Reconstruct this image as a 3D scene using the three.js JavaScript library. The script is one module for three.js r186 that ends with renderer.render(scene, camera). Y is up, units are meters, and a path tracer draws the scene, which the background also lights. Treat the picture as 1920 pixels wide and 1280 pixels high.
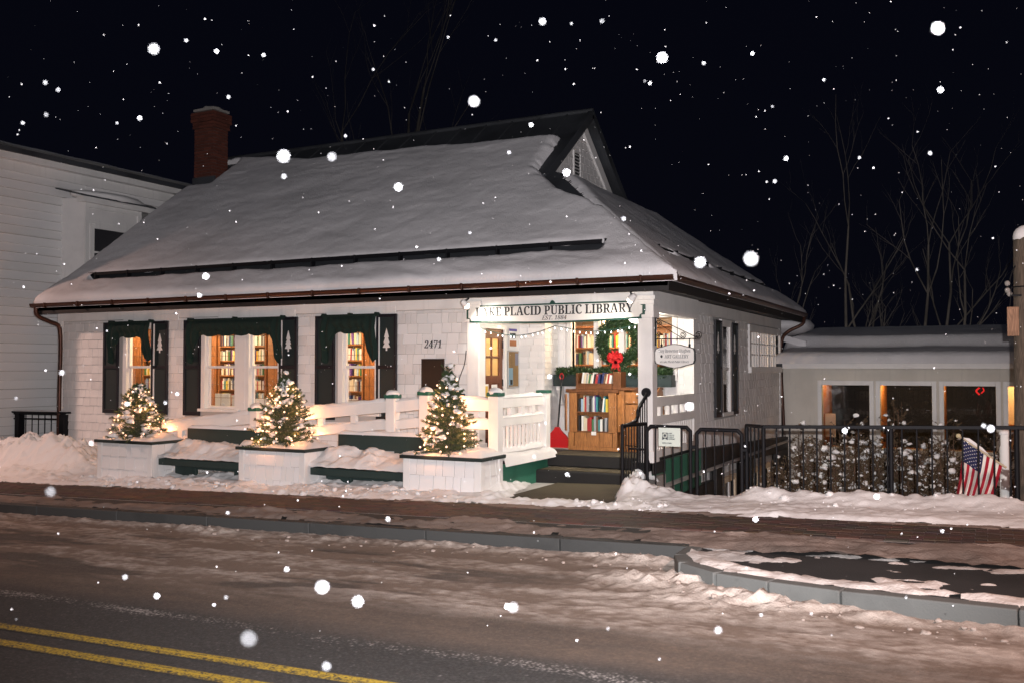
import * as THREE from 'three';
import { mergeGeometries, mergeVertices } from 'three/addons/utils/BufferGeometryUtils.js';
import { RoundedBoxGeometry } from 'three/addons/geometries/RoundedBoxGeometry.js';
import { ImprovedNoise } from 'three/addons/math/ImprovedNoise.js';
import { FontLoader } from 'three/addons/loaders/FontLoader.js';
import { TextGeometry } from 'three/addons/geometries/TextGeometry.js';

// ---------------------------------------------------------------- camera, sky, light, exposure
const scene = new THREE.Scene();
const V = (x, y, z) => new THREE.Vector3(x, y, z);
const camera = new THREE.PerspectiveCamera(40.06, 1.5, 0.05, 600);
camera.position.set(4.136, 1.75, 12.254);
camera.lookAt(4.136 - 0.4523, 1.75 + 0.02735, 12.254 - 0.8918);
camera.focus = 13.5;
camera.userData.fStop = 3.4;

const renderer = new THREE.WebGLRenderer({ antialias: true });
renderer.toneMapping = THREE.LinearToneMapping;
renderer.toneMappingExposure = 1.0;
renderer.shadowMap.enabled = true;

{ // moonless night sky, a little paler towards the horizon
  const w = 64, h = 32, d = new Float32Array(w * h * 4);
  for (let j = 0; j < h; j++) for (let i = 0; i < w; i++) {
    const el = (j + 0.5) / h - 0.5, k = Math.exp(-Math.abs(el) * 7), o = (j * w + i) * 4;
    d[o] = 0.0011 + 0.0012 * k; d[o + 1] = 0.0014 + 0.0011 * k; d[o + 2] = 0.0042 + 0.0006 * k; d[o + 3] = 1;
  }
  const t = new THREE.DataTexture(d, w, h, THREE.RGBAFormat, THREE.FloatType);
  t.mapping = THREE.EquirectangularReflectionMapping; t.magFilter = THREE.LinearFilter; t.needsUpdate = true;
  scene.background = t; scene.environment = t;
}
// faint glow of the night sky over town, behind the photographer
const moon = new THREE.DirectionalLight(new THREE.Color(0.75, 0.85, 1), 0.03);
moon.position.set(10, 22, 18); moon.target.position.set(-3, 0, -3); moon.shadow.radius = 20; moon.castShadow = true;
Object.assign(moon.shadow.camera, { left: -25, right: 25, top: 25, bottom: -25, near: 1, far: 80 });
scene.add(moon, moon.target);
const FLASH_CD = 400, LAMP_LEFT_CD = 270, LAMP_RIGHT_CD = 150, WARM = [1, 0.62, 0.5];

// ---------------------------------------------------------------- helpers
let seed = 7;
const srand = (s) => { seed = s >>> 0; };
const rnd = () => { seed = (seed + 0x6D2B79F5) >>> 0; let t = seed; t = Math.imul(t ^ (t >>> 15), t | 1); t ^= t + Math.imul(t ^ (t >>> 7), t | 61); return ((t ^ (t >>> 14)) >>> 0) / 4294967296; };
const rr = (a, b) => a + (b - a) * rnd();
const pick = (a) => a[Math.floor(rnd() * a.length)];
const clamp = (x, a = 0, b = 1) => Math.min(b, Math.max(a, x));
const sm = (a, b, x) => { const t = clamp((x - a) / (b - a)); return t * t * (3 - 2 * t); };
const mix = (a, b, t) => a + (b - a) * t;
const IN = new ImprovedNoise();
const fbm = (x, y, z = 0, o = 4) => { let s = 0, a = 0.5, f = 1; for (let i = 0; i < o; i++) { s += a * IN.noise(x * f + 13.7 * i, y * f + 5.1 * i, z * f + 0.37); a *= 0.5; f *= 2.03; } return s; };
const taken = {};
const numbered = (n) => { const k = taken[n] = (taken[n] ?? -1) + 1; return k ? n + '_' + String(k).padStart(3, '0') : n; };
const wOf = (p) => p?._w || V(0, 0, 0);
function thing(name, label, category, [x, y, z] = [0, 0, 0], group) {
  const o = new THREE.Group(); o.name = numbered(name); scene.add(o); o.position.set(x, y, z); o._w = V(x, y, z);
  o.userData = { label, category }; if (group) o.userData.group = group; return o;
}
function tag(o, label, category, group, kind) { if (label) o.userData.label = label; if (category) o.userData.category = category; if (group) o.userData.group = group; if (kind) o.userData.kind = kind; return o; }
function uvm(g) { // uv in metres from the dominant direction of each face
  if (g.index) g = g.toNonIndexed();
  const p = g.attributes.position, uv = new Float32Array(p.count * 2), a = V(), b = V(), c = V();
  for (let i = 0; i < p.count; i += 3) {
    a.fromBufferAttribute(p, i); b.fromBufferAttribute(p, i + 1).sub(a); c.fromBufferAttribute(p, i + 2).sub(a); b.cross(c);
    const X = Math.abs(b.x), Y = Math.abs(b.y), Z = Math.abs(b.z);
    for (let k = 0; k < 3; k++) {
      const x = p.getX(i + k), y = p.getY(i + k), z = p.getZ(i + k), o = (i + k) * 2;
      if (Y >= X && Y >= Z) { uv[o] = x; uv[o + 1] = z; } else if (X >= Z) { uv[o] = z; uv[o + 1] = y; } else { uv[o] = x; uv[o + 1] = y; }
    }
  }
  g.setAttribute('uv', new THREE.BufferAttribute(uv, 2)); return g;
}
const merge = (list) => { list = list.map((g) => { const h = g.index ? g.toNonIndexed() : g; for (const k of Object.keys(h.attributes)) if (!['position', 'normal', 'uv', 'color'].includes(k)) h.deleteAttribute(k); return h; }); return list.length === 1 ? list[0] : mergeGeometries(list); };
// geometry in world coordinates -> named mesh under its parent
function P(name, geo, mat, parent = scene, keepUV = false) {
  let g = Array.isArray(geo) ? merge(geo) : geo;
  if (!keepUV) g = uvm(g);
  const w = wOf(parent); if (w.lengthSq()) { if (g === geo && keepUV) g = g.clone(); g.translate(-w.x, -w.y, -w.z); }
  const m = new THREE.Mesh(g, mat); m.name = parent === scene ? numbered(name) : name; m._w = w.clone(); m.castShadow = m.receiveShadow = true; parent.add(m); return m;
}
const struct = (name, geo, mat, keepUV) => tag(P(name, geo, mat, scene, keepUV), null, null, null, 'structure');
const stuff = (name, geo, mat, label, category, keepUV) => tag(P(name, geo, mat, scene, keepUV), label, category, null, 'stuff');
const one = (name, label, category, geo, mat, group) => tag(P(name, geo, mat), label, category, group);
function bx(x0, x1, y0, y1, z0, z1, r = 0.005) {
  const w = x1 - x0, h = y1 - y0, d = z1 - z0, m = Math.min(w, h, d);
  const g = r && m > 0.003 ? new RoundedBoxGeometry(w, h, d, 1, Math.min(r, m * 0.4)) : new THREE.BoxGeometry(w, h, d);
  return g.translate((x0 + x1) / 2, (y0 + y1) / 2, (z0 + z1) / 2);
}
function beam(a, b, w, h, r = 0.005, up = V(0, 1, 0)) { // a board from a to b: w across, h along up
  const d = b.clone().sub(a), L = d.length(), g = r ? new RoundedBoxGeometry(w, h, L, 1, Math.min(r, w * 0.4, h * 0.4)) : new THREE.BoxGeometry(w, h, L);
  d.normalize(); const s = up.clone().cross(d).normalize(), u = d.clone().cross(s);
  return g.applyMatrix4(new THREE.Matrix4().makeBasis(s, u, d)).translate((a.x + b.x) / 2, (a.y + b.y) / 2, (a.z + b.z) / 2);
}
function rod(a, b, r0, r1 = r0, n = 8) {
  const d = b.clone().sub(a), L = d.length(), g = new THREE.CylinderGeometry(r1, r0, L, n, 1);
  return g.applyQuaternion(new THREE.Quaternion().setFromUnitVectors(V(0, 1, 0), d.normalize())).translate((a.x + b.x) / 2, (a.y + b.y) / 2, (a.z + b.z) / 2);
}
const tube = (pts, r, n = 40, m = 6, closed = false) => new THREE.TubeGeometry(new THREE.CatmullRomCurve3(pts, closed), n, r, m, closed);
function blob(r, s = [1, 1, 1], k = 0, amp = 0.25, det = 2) {
  let g = new THREE.IcosahedronGeometry(1, det); g.deleteAttribute('uv'); g.deleteAttribute('normal');
  const p = g.attributes.position;
  for (let i = 0; i < p.count; i++) { const x = p.getX(i), y = p.getY(i), z = p.getZ(i), q = r * (1 + amp * 2 * fbm(x * 1.3 + k, y * 1.3 - k, z * 1.3 + k * 0.7, 3)); p.setXYZ(i, x * q * s[0], y * q * s[1], z * q * s[2]); }
  g = mergeVertices(g, 1e-4); g.computeVertexNormals(); g.setAttribute('uv', new THREE.BufferAttribute(new Float32Array(g.attributes.position.count * 2), 2)); return g;
}
function hf(x0, x1, z0, z1, st, fn, map) { // height field; fn returns y or NaN for a hole; map places a point elsewhere
  const nx = Math.round((x1 - x0) / st) + 1, nz = Math.round((z1 - z0) / st) + 1, pos = new Float32Array(nx * nz * 3), uv = new Float32Array(nx * nz * 2), ok = new Uint8Array(nx * nz), idx = [];
  for (let j = 0; j < nz; j++) for (let i = 0; i < nx; i++) {
    const x = x0 + (x1 - x0) * i / (nx - 1), z = z0 + (z1 - z0) * j / (nz - 1), y = fn(x, z), o = j * nx + i; ok[o] = Number.isFinite(y) ? 1 : 0;
    const q = map ? map(x, ok[o] ? y : 0, z) : [x, ok[o] ? y : 0, z]; pos.set(q, o * 3); uv[o * 2] = x; uv[o * 2 + 1] = z;
  }
  for (let j = 0; j < nz - 1; j++) for (let i = 0; i < nx - 1; i++) { const a = j * nx + i, b = a + 1, c = a + nx, d = c + 1; if (ok[a] && ok[b] && ok[c] && ok[d]) idx.push(a, c, b, b, c, d); }
  const g = new THREE.BufferGeometry(); g.setAttribute('position', new THREE.BufferAttribute(pos, 3)); g.setAttribute('uv', new THREE.BufferAttribute(uv, 2)); g.setIndex(idx); g.computeVertexNormals(); return g;
}
function holed(u0, u1, v0, v1, holes, th) { // wall sheet with openings in the xy plane, front face at z = 0, going back th
  const s = new THREE.Shape([new THREE.Vector2(u0, v0), new THREE.Vector2(u1, v0), new THREE.Vector2(u1, v1), new THREE.Vector2(u0, v1)]);
  for (const [a, b, c, d] of holes) s.holes.push(new THREE.Path([new THREE.Vector2(a, c), new THREE.Vector2(a, d), new THREE.Vector2(b, d), new THREE.Vector2(b, c)]));
  return new THREE.ExtrudeGeometry(s, { depth: th, bevelEnabled: false }).translate(0, 0, -th);
}
const onX = (g, x, z0 = 0) => g.applyMatrix4(new THREE.Matrix4().makeRotationY(Math.PI / 2)).translate(x, 0, z0); // xy sheet -> faces +x; u runs to -z
const shapeGeo = (pts, depth, bevel = 0) => new THREE.ExtrudeGeometry(new THREE.Shape(pts.map(([x, y]) => new THREE.Vector2(x, y))), { depth, bevelEnabled: bevel > 0, bevelSize: bevel, bevelThickness: bevel, bevelSegments: 2, steps: 1, curveSegments: 10 });

// ---------------------------------------------------------------- textures and materials
function vn(x, y, per, k) { // periodic value noise
  const xi = Math.floor(x), yi = Math.floor(y), fx = x - xi, fy = y - yi, s = (t) => t * t * (3 - 2 * t);
  const h = (a, b) => { let n = ((((a % per) + per) % per) * 374761393 + (((b % per) + per) % per) * 668265263 + k * 974711) | 0; n = Math.imul(n ^ (n >>> 13), 1274126177); return ((n ^ (n >>> 16)) >>> 0) / 4294967296; };
  return mix(mix(h(xi, yi), h(xi + 1, yi), s(fx)), mix(h(xi, yi + 1), h(xi + 1, yi + 1), s(fx)), s(fy));
}
const vfbm = (u, v, f, o, k) => { let s = 0, a = 0.5, n = 0; for (let i = 0; i < o; i++) { s += a * vn(u * f, v * f, f, k + i); n += a; a *= 0.55; f *= 2; } return s / n; };
function tex(w, h, fn, srgb, metres = 1) { // fn(u, v) -> [r, g, b] in 0..1
  const d = new Uint8Array(w * h * 4);
  for (let j = 0; j < h; j++) for (let i = 0; i < w; i++) { const c = fn(i / w, j / h), o = (j * w + i) * 4; d[o] = 255 * clamp(c[0]); d[o + 1] = 255 * clamp(c[1]); d[o + 2] = 255 * clamp(c[2]); d[o + 3] = 255; }
  const t = new THREE.DataTexture(d, w, h); t.wrapS = t.wrapT = THREE.RepeatWrapping; t.magFilter = THREE.LinearFilter; t.minFilter = THREE.LinearMipmapLinearFilter; t.generateMipmaps = true;
  if (srgb) t.colorSpace = THREE.SRGBColorSpace; t.repeat.set(1 / metres, 1 / metres); t.needsUpdate = true; return t;
}
const g3 = (v) => [v, v, v];
const tGrime = tex(512, 512, (u, v) => { const n = vfbm(u, v, 4, 6, 3), st = vfbm(u * 3, v * 0.34, 12, 3, 9), k = 0.99 - 0.045 * sm(0.5, 0.8, n) - 0.03 * sm(0.6, 0.9, st); return [k, k * 0.996, k * 0.99]; }, true, 2.1);
const tPaintB = tex(256, 256, (u, v) => g3(vfbm(u, v, 8, 5, 21)), false, 0.5);
const tSnowB = tex(512, 512, (u, v) => g3(0.6 * vfbm(u, v, 8, 6, 31) + 0.4 * vfbm(u, v, 64, 2, 33)), false, 0.9);
const tSnowC = tex(512, 512, (u, v) => { const n = vfbm(u, v, 3, 6, 41), k = 0.97 - 0.07 * sm(0.45, 0.8, n); return [k, k * 0.993, k * 0.985]; }, true, 3.3);
const tFine = tex(256, 256, (u, v) => g3(vfbm(u, v, 32, 3, 51)), false, 0.25);
const tGrain = tex(256, 512, (u, v) => { const w = vfbm(u, v * 0.25, 8, 3, 61), r = 0.5 + 0.5 * Math.sin((u * 22 + w * 5) * Math.PI * 2), f = vfbm(u, v, 8, 2, 63), k = 0.72 + 0.2 * r * 0.6 + 0.2 * (vn(u * 128, v * 6, 128, 4) - 0.5) + 0.12 * f; return [k, k * 0.93, k * 0.86]; }, true, 0.6);
const tPatch = tex(512, 512, (u, v) => { const n = vfbm(u, v, 4, 6, 71), k = 0.55 + 0.75 * n; return [k, k, k]; }, true, 2.6);
const lin = (r, g, b) => new THREE.Color().setRGB(r, g, b);
const mat = (r, g, b, rough = 0.7, o = {}) => new THREE.MeshStandardMaterial({ color: lin(r, g, b), roughness: rough, ...o });
const white = mat(0.8, 0.785, 0.785, 0.55, { map: tGrime, bumpMap: tPaintB, bumpScale: 0.0008 });
const trim = mat(0.83, 0.82, 0.815, 0.45, { map: tGrime, bumpMap: tPaintB, bumpScale: 0.0005 });
const shingleM = [0.81, 0.8, 0.825, 0.785].map((k, i) => mat(k, k * 0.985, k * (0.985 - 0.004 * i), 0.6));
const gap = mat(0.46, 0.44, 0.43, 0.9);
const snow = mat(0.88, 0.88, 0.89, 0.92, { map: tSnowC, bumpMap: tSnowB, bumpScale: 0.006 });
const snowRoof = mat(0.85, 0.84, 0.87, 0.92, { map: tSnowC, bumpMap: tSnowB, bumpScale: 0.012 });
const slushM = mat(0.4, 0.33, 0.29, 0.92, { map: tPatch, bumpMap: tSnowB, bumpScale: 0.012 });
const snowSoil = mat(0.72, 0.67, 0.64, 0.92, { map: tPatch, bumpMap: tSnowB, bumpScale: 0.012 });
const shutter = mat(0.016, 0.026, 0.027, 0.55, { bumpMap: tPaintB, bumpScale: 0.0004 });
const shutterRim = mat(0.007, 0.007, 0.012, 0.5);
const cloth = mat(0.003, 0.017, 0.013, 0.95, { bumpMap: tFine, bumpScale: 0.002 });
const green = mat(0.03, 0.155, 0.1, 0.55, { map: tPatch, bumpMap: tPaintB, bumpScale: 0.0008 });
const benchGreen = mat(0.02, 0.04, 0.037, 0.6, { map: tPatch });
const capGreen = mat(0.016, 0.1, 0.07, 0.5);
const copper = mat(0.085, 0.036, 0.024, 0.4, { metalness: 0.6, map: tPatch });
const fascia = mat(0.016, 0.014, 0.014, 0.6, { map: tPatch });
const roofM = mat(0.05, 0.054, 0.062, 0.6, { map: tPatch, bumpMap: tFine, bumpScale: 0.001 });
const ironM = new THREE.MeshPhysicalMaterial({ color: lin(0.006, 0.006, 0.008), roughness: 0.6, specularIntensity: 0.45 });
const pine = mat(0.47, 0.23, 0.085, 0.5, { map: tGrain, bumpMap: tGrain, bumpScale: 0.0008 });
const pineDark = mat(0.2, 0.085, 0.032, 0.5, { map: tGrain });
const doorWood = mat(0.2, 0.07, 0.03, 0.45, { map: tGrain, bumpMap: tGrain, bumpScale: 0.0008 });
const roomWood = mat(0.42, 0.19, 0.07, 0.5, { map: tGrain });
const roomWall = mat(0.5, 0.34, 0.2, 0.8);
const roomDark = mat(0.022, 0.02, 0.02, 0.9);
const cream = mat(0.62, 0.5, 0.36, 0.7);
const red = mat(0.4, 0.008, 0.012, 0.38, { bumpMap: tPaintB, bumpScale: 0.0006 });
const bowRed = mat(0.55, 0.012, 0.014, 0.7);
const stepM = mat(0.018, 0.0165, 0.016, 0.85, { map: tPatch, bumpMap: tFine, bumpScale: 0.003 });
const carpet = mat(0.085, 0.068, 0.04, 0.97, { map: tPatch, bumpMap: tFine, bumpScale: 0.006 });
const graniteLight = mat(0.135, 0.14, 0.135, 0.8, { map: tPatch, bumpMap: tFine, bumpScale: 0.002 });
const granite = mat(0.055, 0.057, 0.056, 0.8, { map: tPatch, bumpMap: tFine, bumpScale: 0.002 });
const asphalt = mat(0.028, 0.027, 0.027, 0.82, { map: tPatch, bumpMap: tFine, bumpScale: 0.004 });
const soil = mat(0.6, 0.58, 0.57, 0.95, { map: tPatch });
const barkPale = mat(0.27, 0.235, 0.2, 0.95, { map: tPatch });
const slushDark = mat(0.26, 0.2, 0.17, 0.92, { map: tPatch, bumpMap: tSnowB, bumpScale: 0.012 });
const bark = mat(0.13, 0.115, 0.1, 0.95, { map: tPatch, bumpMap: tFine, bumpScale: 0.01 });
const fir = [mat(0.045, 0.075, 0.022, 0.75), mat(0.03, 0.058, 0.024, 0.75), mat(0.06, 0.08, 0.03, 0.75)];
const box = [mat(0.02, 0.05, 0.016, 0.6), mat(0.035, 0.07, 0.02, 0.6)];
const ink = mat(0.015, 0.017, 0.02, 0.6);
const signWhite = mat(0.78, 0.77, 0.75, 0.45, { map: tGrime });
const signGreen = mat(0.012, 0.06, 0.045, 0.5);
const glass = new THREE.MeshPhysicalMaterial({ color: 0xffffff, roughness: 0.02, transmission: 1, thickness: 0, ior: 1.5 });
const glow = (r, g, b, k) => new THREE.MeshStandardMaterial({ color: lin(0.9, 0.9, 0.9), emissive: lin(r, g, b), emissiveIntensity: k, roughness: 0.4 });
const poleWood = mat(0.16, 0.145, 0.13, 0.95, { map: tGrain, bumpMap: tGrain, bumpScale: 0.004 });
const stone = mat(0.3, 0.28, 0.26, 0.9, { map: tPatch });

const font = {};
for (const n of ['sans_bold', 'serif_bold', 'serif_regular']) font[n] = await new FontLoader().loadAsync('fonts/droid/droid_' + n + '.typeface.json');
function text(str, f, size, width, depth = 0.004, shear = 0) { // centred on 0, stretched or squeezed to width
  const g = new TextGeometry(str, { font: font[f], size, depth, curveSegments: 4, bevelEnabled: false });
  g.computeBoundingBox(); const b = g.boundingBox; g.translate(-(b.min.x + b.max.x) / 2, -(b.min.y + b.max.y) / 2, 0);
  if (width) g.scale(width / (b.max.x - b.min.x), 1, 1);
  if (shear) g.applyMatrix4(new THREE.Matrix4().set(1, shear, 0, 0, 0, 1, 0, 0, 0, 0, 1, 0, 0, 0, 0, 1));
  return g;
}
const ORD = ['first', 'second', 'third', 'fourth', 'fifth', 'sixth', 'seventh', 'eighth', 'ninth', 'tenth', 'eleventh', 'twelfth', 'thirteenth', 'fourteenth', 'fifteenth', 'sixteenth', 'seventeenth', 'eighteenth', 'nineteenth', 'twentieth'];
const walkY = (x) => 0.14 + 0.0257 * x, roadY = (x) => 0.02 + 0.0257 * x;
// ---------------------------------------------------------------- ground, road, pavement, snow on the ground
const toS = (v) => Math.pow(clamp(v), 1 / 2.2);
struct('ground', new THREE.PlaneGeometry(500, 500, 1, 1).rotateX(-Math.PI / 2).translate(0, -1.95, 0), soil);
struct('road', new THREE.BoxGeometry(120, 0.5, 18).applyMatrix4(new THREE.Matrix4().makeRotationZ(Math.atan(0.0257))).translate(0, roadY(0) - 0.262, 13.3), asphalt);
const kerbPath = [[1.87, 4.3], [1.88, 4.7], [2.0, 4.98], [2.34, 5.25], [2.75, 5.4], [3.25, 5.52], [4.3, 5.65], [5.6, 5.76], [7.2, 5.86], [9, 5.95]];
const bumpEdge = (x) => { if (x <= 1.87) return 4.3; for (let i = 1; i < kerbPath.length; i++) if (x <= kerbPath[i][0]) { const [a, b] = kerbPath[i - 1], [c, d] = kerbPath[i]; return mix(b, d, (x - a) / (c - a)); } return 5.95; };
function slush(x, z) { // -> [height, cover 0..1, lightness 0..1, film 0..1]
  const e = bumpEdge(x), n1 = fbm(x * 0.45 + 3, z * 3.1, 1), n2 = fbm(x * 2.4, z * 7, 5), n3 = fbm(x * 10, z * 17, 9, 3), nb = fbm(x * 0.3, 4.4, 2, 2), q = z - e;
  let cover = 1 - sm(6.25, 6.95, z + 0.55 * n1 + 0.5 * nb);
  const nd = fbm(x * 0.55 - 4, z * 2.6, 8); cover *= 1 - 0.9 * sm(0.0, 0.2, nd + 0.35 * n2) * sm(0.3, 0.7, q) * (1 - 0.7 * sm(-0.5, 2.5, x));
  const dark = sm(0.02, 0.24, fbm(x * 0.55 - 4, z * 2.6, 8) + 0.35 * n2) * sm(0.3, 0.7, q) * (1 - 0.7 * sm(-0.5, 2.5, x)) * sm(6.9, 6.2, z), film = (1 - 0.6 * dark) * (1 - sm(7.0, 7.45, z + 0.25 * nb + 0.12 * n1 - 0.03 * x)) * (0.75 + 0.5 * n2);
  const bank = Math.exp(-Math.pow((q - 0.16 - 0.12 * n2) / 0.15, 2)) * (0.45 + 1.1 * Math.max(0, fbm(x * 1.3, 7.7, 3, 3) + 0.25));
  const corner = Math.exp(-(Math.pow((x - 1.75) / 0.5, 2) + Math.pow((z - 5.22) / 0.3, 2))) + 0.75 * Math.exp(-(Math.pow((x - 2.6) / 0.6, 2) + Math.pow((z - 5.72) / 0.22, 2)));
  const rough = Math.max(0, n2 * 1.2 + n3 * 0.9 + 0.16);
  const h = cover * (0.004 + 0.016 * rough + 0.01 * Math.max(0, n1 + 0.2)) + 0.06 * bank * (0.7 + 1.6 * n3) + 0.065 * corner * (0.7 + 1.8 * n3 + 0.6 * n2);
  return [Math.max(0, h), clamp(cover + bank * 0.9 + corner), clamp(0.12 + 0.16 * sm(-1, 4, x) + 1.1 * n1 + 0.7 * n2 + 0.8 * n3 + 0.7 * bank + 0.8 * corner), clamp(film)];
}
{
  const X0 = -14, X1 = 9, Z0 = 4.3, Z1 = 10.6;
  const g = hf(X0, X1, Z0, Z1, 0.045, (x, z) => (z < bumpEdge(x) - 0.05 ? NaN : roadY(x) + (z < 7.7 ? slush(x, z)[0] : 0)));
  const uv = g.attributes.uv; for (let i = 0; i < uv.count; i++) uv.setXY(i, (uv.getX(i) - X0) / (X1 - X0), (uv.getY(i) - Z0) / (Z1 - Z0));
  const W = 2048, H = 640, t = tex(W, H, (u, v) => {
    const x = mix(X0, X1, u), z = mix(Z0, Z1, v), s = slush(x, z), f = vn(x * 130, z * 130, 99991, 2), f2 = vn(x * 45, z * 60, 99991, 6);
    const a = 0.017 + 0.06 * f * f * f + 0.012 * f2 + 0.012 * fbm(x * 0.7, z * 2, 3, 2), film = s[3] * (0.62 + 0.7 * f2 * f);
    let c = [a, a * 0.975, a * 0.96]; const mixc = (b, k) => { c = c.map((q, i) => mix(q, b[i], clamp(k))); };
    mixc([0.19, 0.135, 0.1], film * 0.85);
    mixc([mix(0.2, 0.6, s[2]), mix(0.15, 0.54, s[2]), mix(0.118, 0.49, s[2])].map((q) => q * (0.86 + 0.28 * f)), s[1] * 1.05);
    const line = Math.exp(-Math.pow((z - 7.42 - 0.028 * x - 0.12 * fbm(x * 0.8, 1.7, 6, 2)) / 0.11, 2)) * (0.78 + 0.7 * fbm(x * 1.2, 3, 4, 3)) + 0.35 * Math.exp(-Math.pow((z - 7.75 - 0.03 * x) / 0.12, 2)) * (0.6 + fbm(x * 0.9, 8, 2, 2));
    mixc([0.5, 0.47, 0.45], 0.85 * sm(0.72, 0.95, f * 0.6 + line * 0.42 + 0.12 * f2) * sm(0.05, 0.4, line));
    mixc([0.42, 0.4, 0.39], sm(0.955, 0.99, f) * (z > 7.3 ? 0.5 : 0.2));
    return c.map(toS);
  }, true);
  t.wrapS = t.wrapT = THREE.ClampToEdgeWrapping;
  struct('road_surface', g, new THREE.MeshStandardMaterial({ map: t, roughness: 0.88, bumpMap: (() => { const b = tFine.clone(); b.repeat.set(92, 25); return b; })(), bumpScale: 0.004 }), true);
  const yt = tex(1024, 32, (u, v) => { const n = vfbm(u, v, 8, 4, 7), f = vn(u * 900, v * 14, 900, 3), k = sm(0.3, 0.62, f * 0.62 + n * 0.42) * sm(0, 0.16, v) * sm(1, 0.84, v); return [toS(mix(0.04, 0.52, k)), toS(mix(0.038, 0.36, k)), toS(mix(0.035, 0.03, k))]; }, true);
  for (const z of [8.0, 8.27]) {
    const q = hf(X0, X1, z, z + 0.115, 0.115, (x) => roadY(x) + 0.004), u2 = q.attributes.uv;
    for (let i = 0; i < u2.count; i++) u2.setXY(i, (u2.getX(i) - X0) / 7.3, (u2.getY(i) - z) / 0.115);
    struct('yellow_road_line', q, new THREE.MeshStandardMaterial({ map: yt, roughness: 0.75, bumpMap: tFine, bumpScale: 0.001 }), true);
  }
}
// pavement: bed, brick strip, kerb stones, asphalt bump-out
const tilt = (x0, x1, z0, z1, y, m, name) => { const g = hf(x0, x1, z0, z1, Math.min(1, z1 - z0), (x) => walkY(x) + y); return struct(name, g, m); };
tilt(-40, 0.28, -16, 4.17, -0.012, soil, 'sidewalk');
tilt(0.28, 40, 1.0, 4.17, -0.012, soil, 'sidewalk');
struct('retaining_wall', [bx(0.28, 9, -1.95, 0.13, 0.94, 1.02), bx(0.16, 0.28, -1.95, 0.12, -0.3, 1.02)], stone);
{
  srand(11); const g = [], cols = [[0.08, 0.042, 0.031], [0.066, 0.039, 0.03], [0.088, 0.047, 0.034], [0.056, 0.036, 0.029]];
  for (let j = 0; j < 10; j++) for (let i = 0; i < 105; i++) {
    const x = -13.5 + i * 0.205 + (j % 2) * 0.1, z = 2.38 + j * 0.102; const b = new THREE.BoxGeometry(0.198, 0.05, 0.096), c = pick(cols).map((q) => q * rr(0.8, 1.15));
    b.rotateZ(0.0257).translate(x, walkY(x) - 0.022 + rr(-0.003, 0.003), z); b.setAttribute('color', new THREE.BufferAttribute(new Float32Array(Array.from({ length: 24 }, () => c).flat()), 3)); g.push(b);
  }
  const walk = P('brick_strip', g, new THREE.MeshStandardMaterial({ vertexColors: true, roughness: 0.8, bumpMap: tFine, bumpScale: 0.002 })); tag(walk, null, null, null, 'structure');
}
{
  const gutter = hf(-14, 9, 3.41, 4.17, 0.38, (x) => walkY(x) - 0.004); struct('verge', gutter, asphalt);
  const top = shapeGeo([[1.87, -4.16], ...kerbPath.map(([x, z]) => [x + 0.02, -z + 0.06]), [9, -4.16]], 0.1).rotateX(-Math.PI / 2);
  const p = top.attributes.position; for (let i = 0; i < p.count; i++) p.setY(i, p.getY(i) - 0.1 + walkY(p.getX(i)) - 0.006); top.computeVertexNormals();
  struct('kerb_extension', top, asphalt);
  const kb = new THREE.Group(); kb.name = 'kerb'; kb.userData = { kind: 'structure' }; scene.add(kb);
  for (let x = -14; x < 1.85; x += 1.46) { const b = Math.min(x + 1.45, 1.86); P('kerb_stone', beam(V(x, walkY(x) - 0.08, 4.235), V(b, walkY(b) - 0.08, 4.235), 0.13, 0.19, 0.012), granite, kb); }
  for (let i = 1; i < kerbPath.length; i++) { const [a, b] = kerbPath[i - 1], [c, d] = kerbPath[i]; P('kerb_stone', beam(V(a, walkY(a) - 0.075, b), V(c - 0.004, walkY(c) - 0.075, d), 0.13, 0.19, 0.012), graniteLight, kb); }
}
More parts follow.
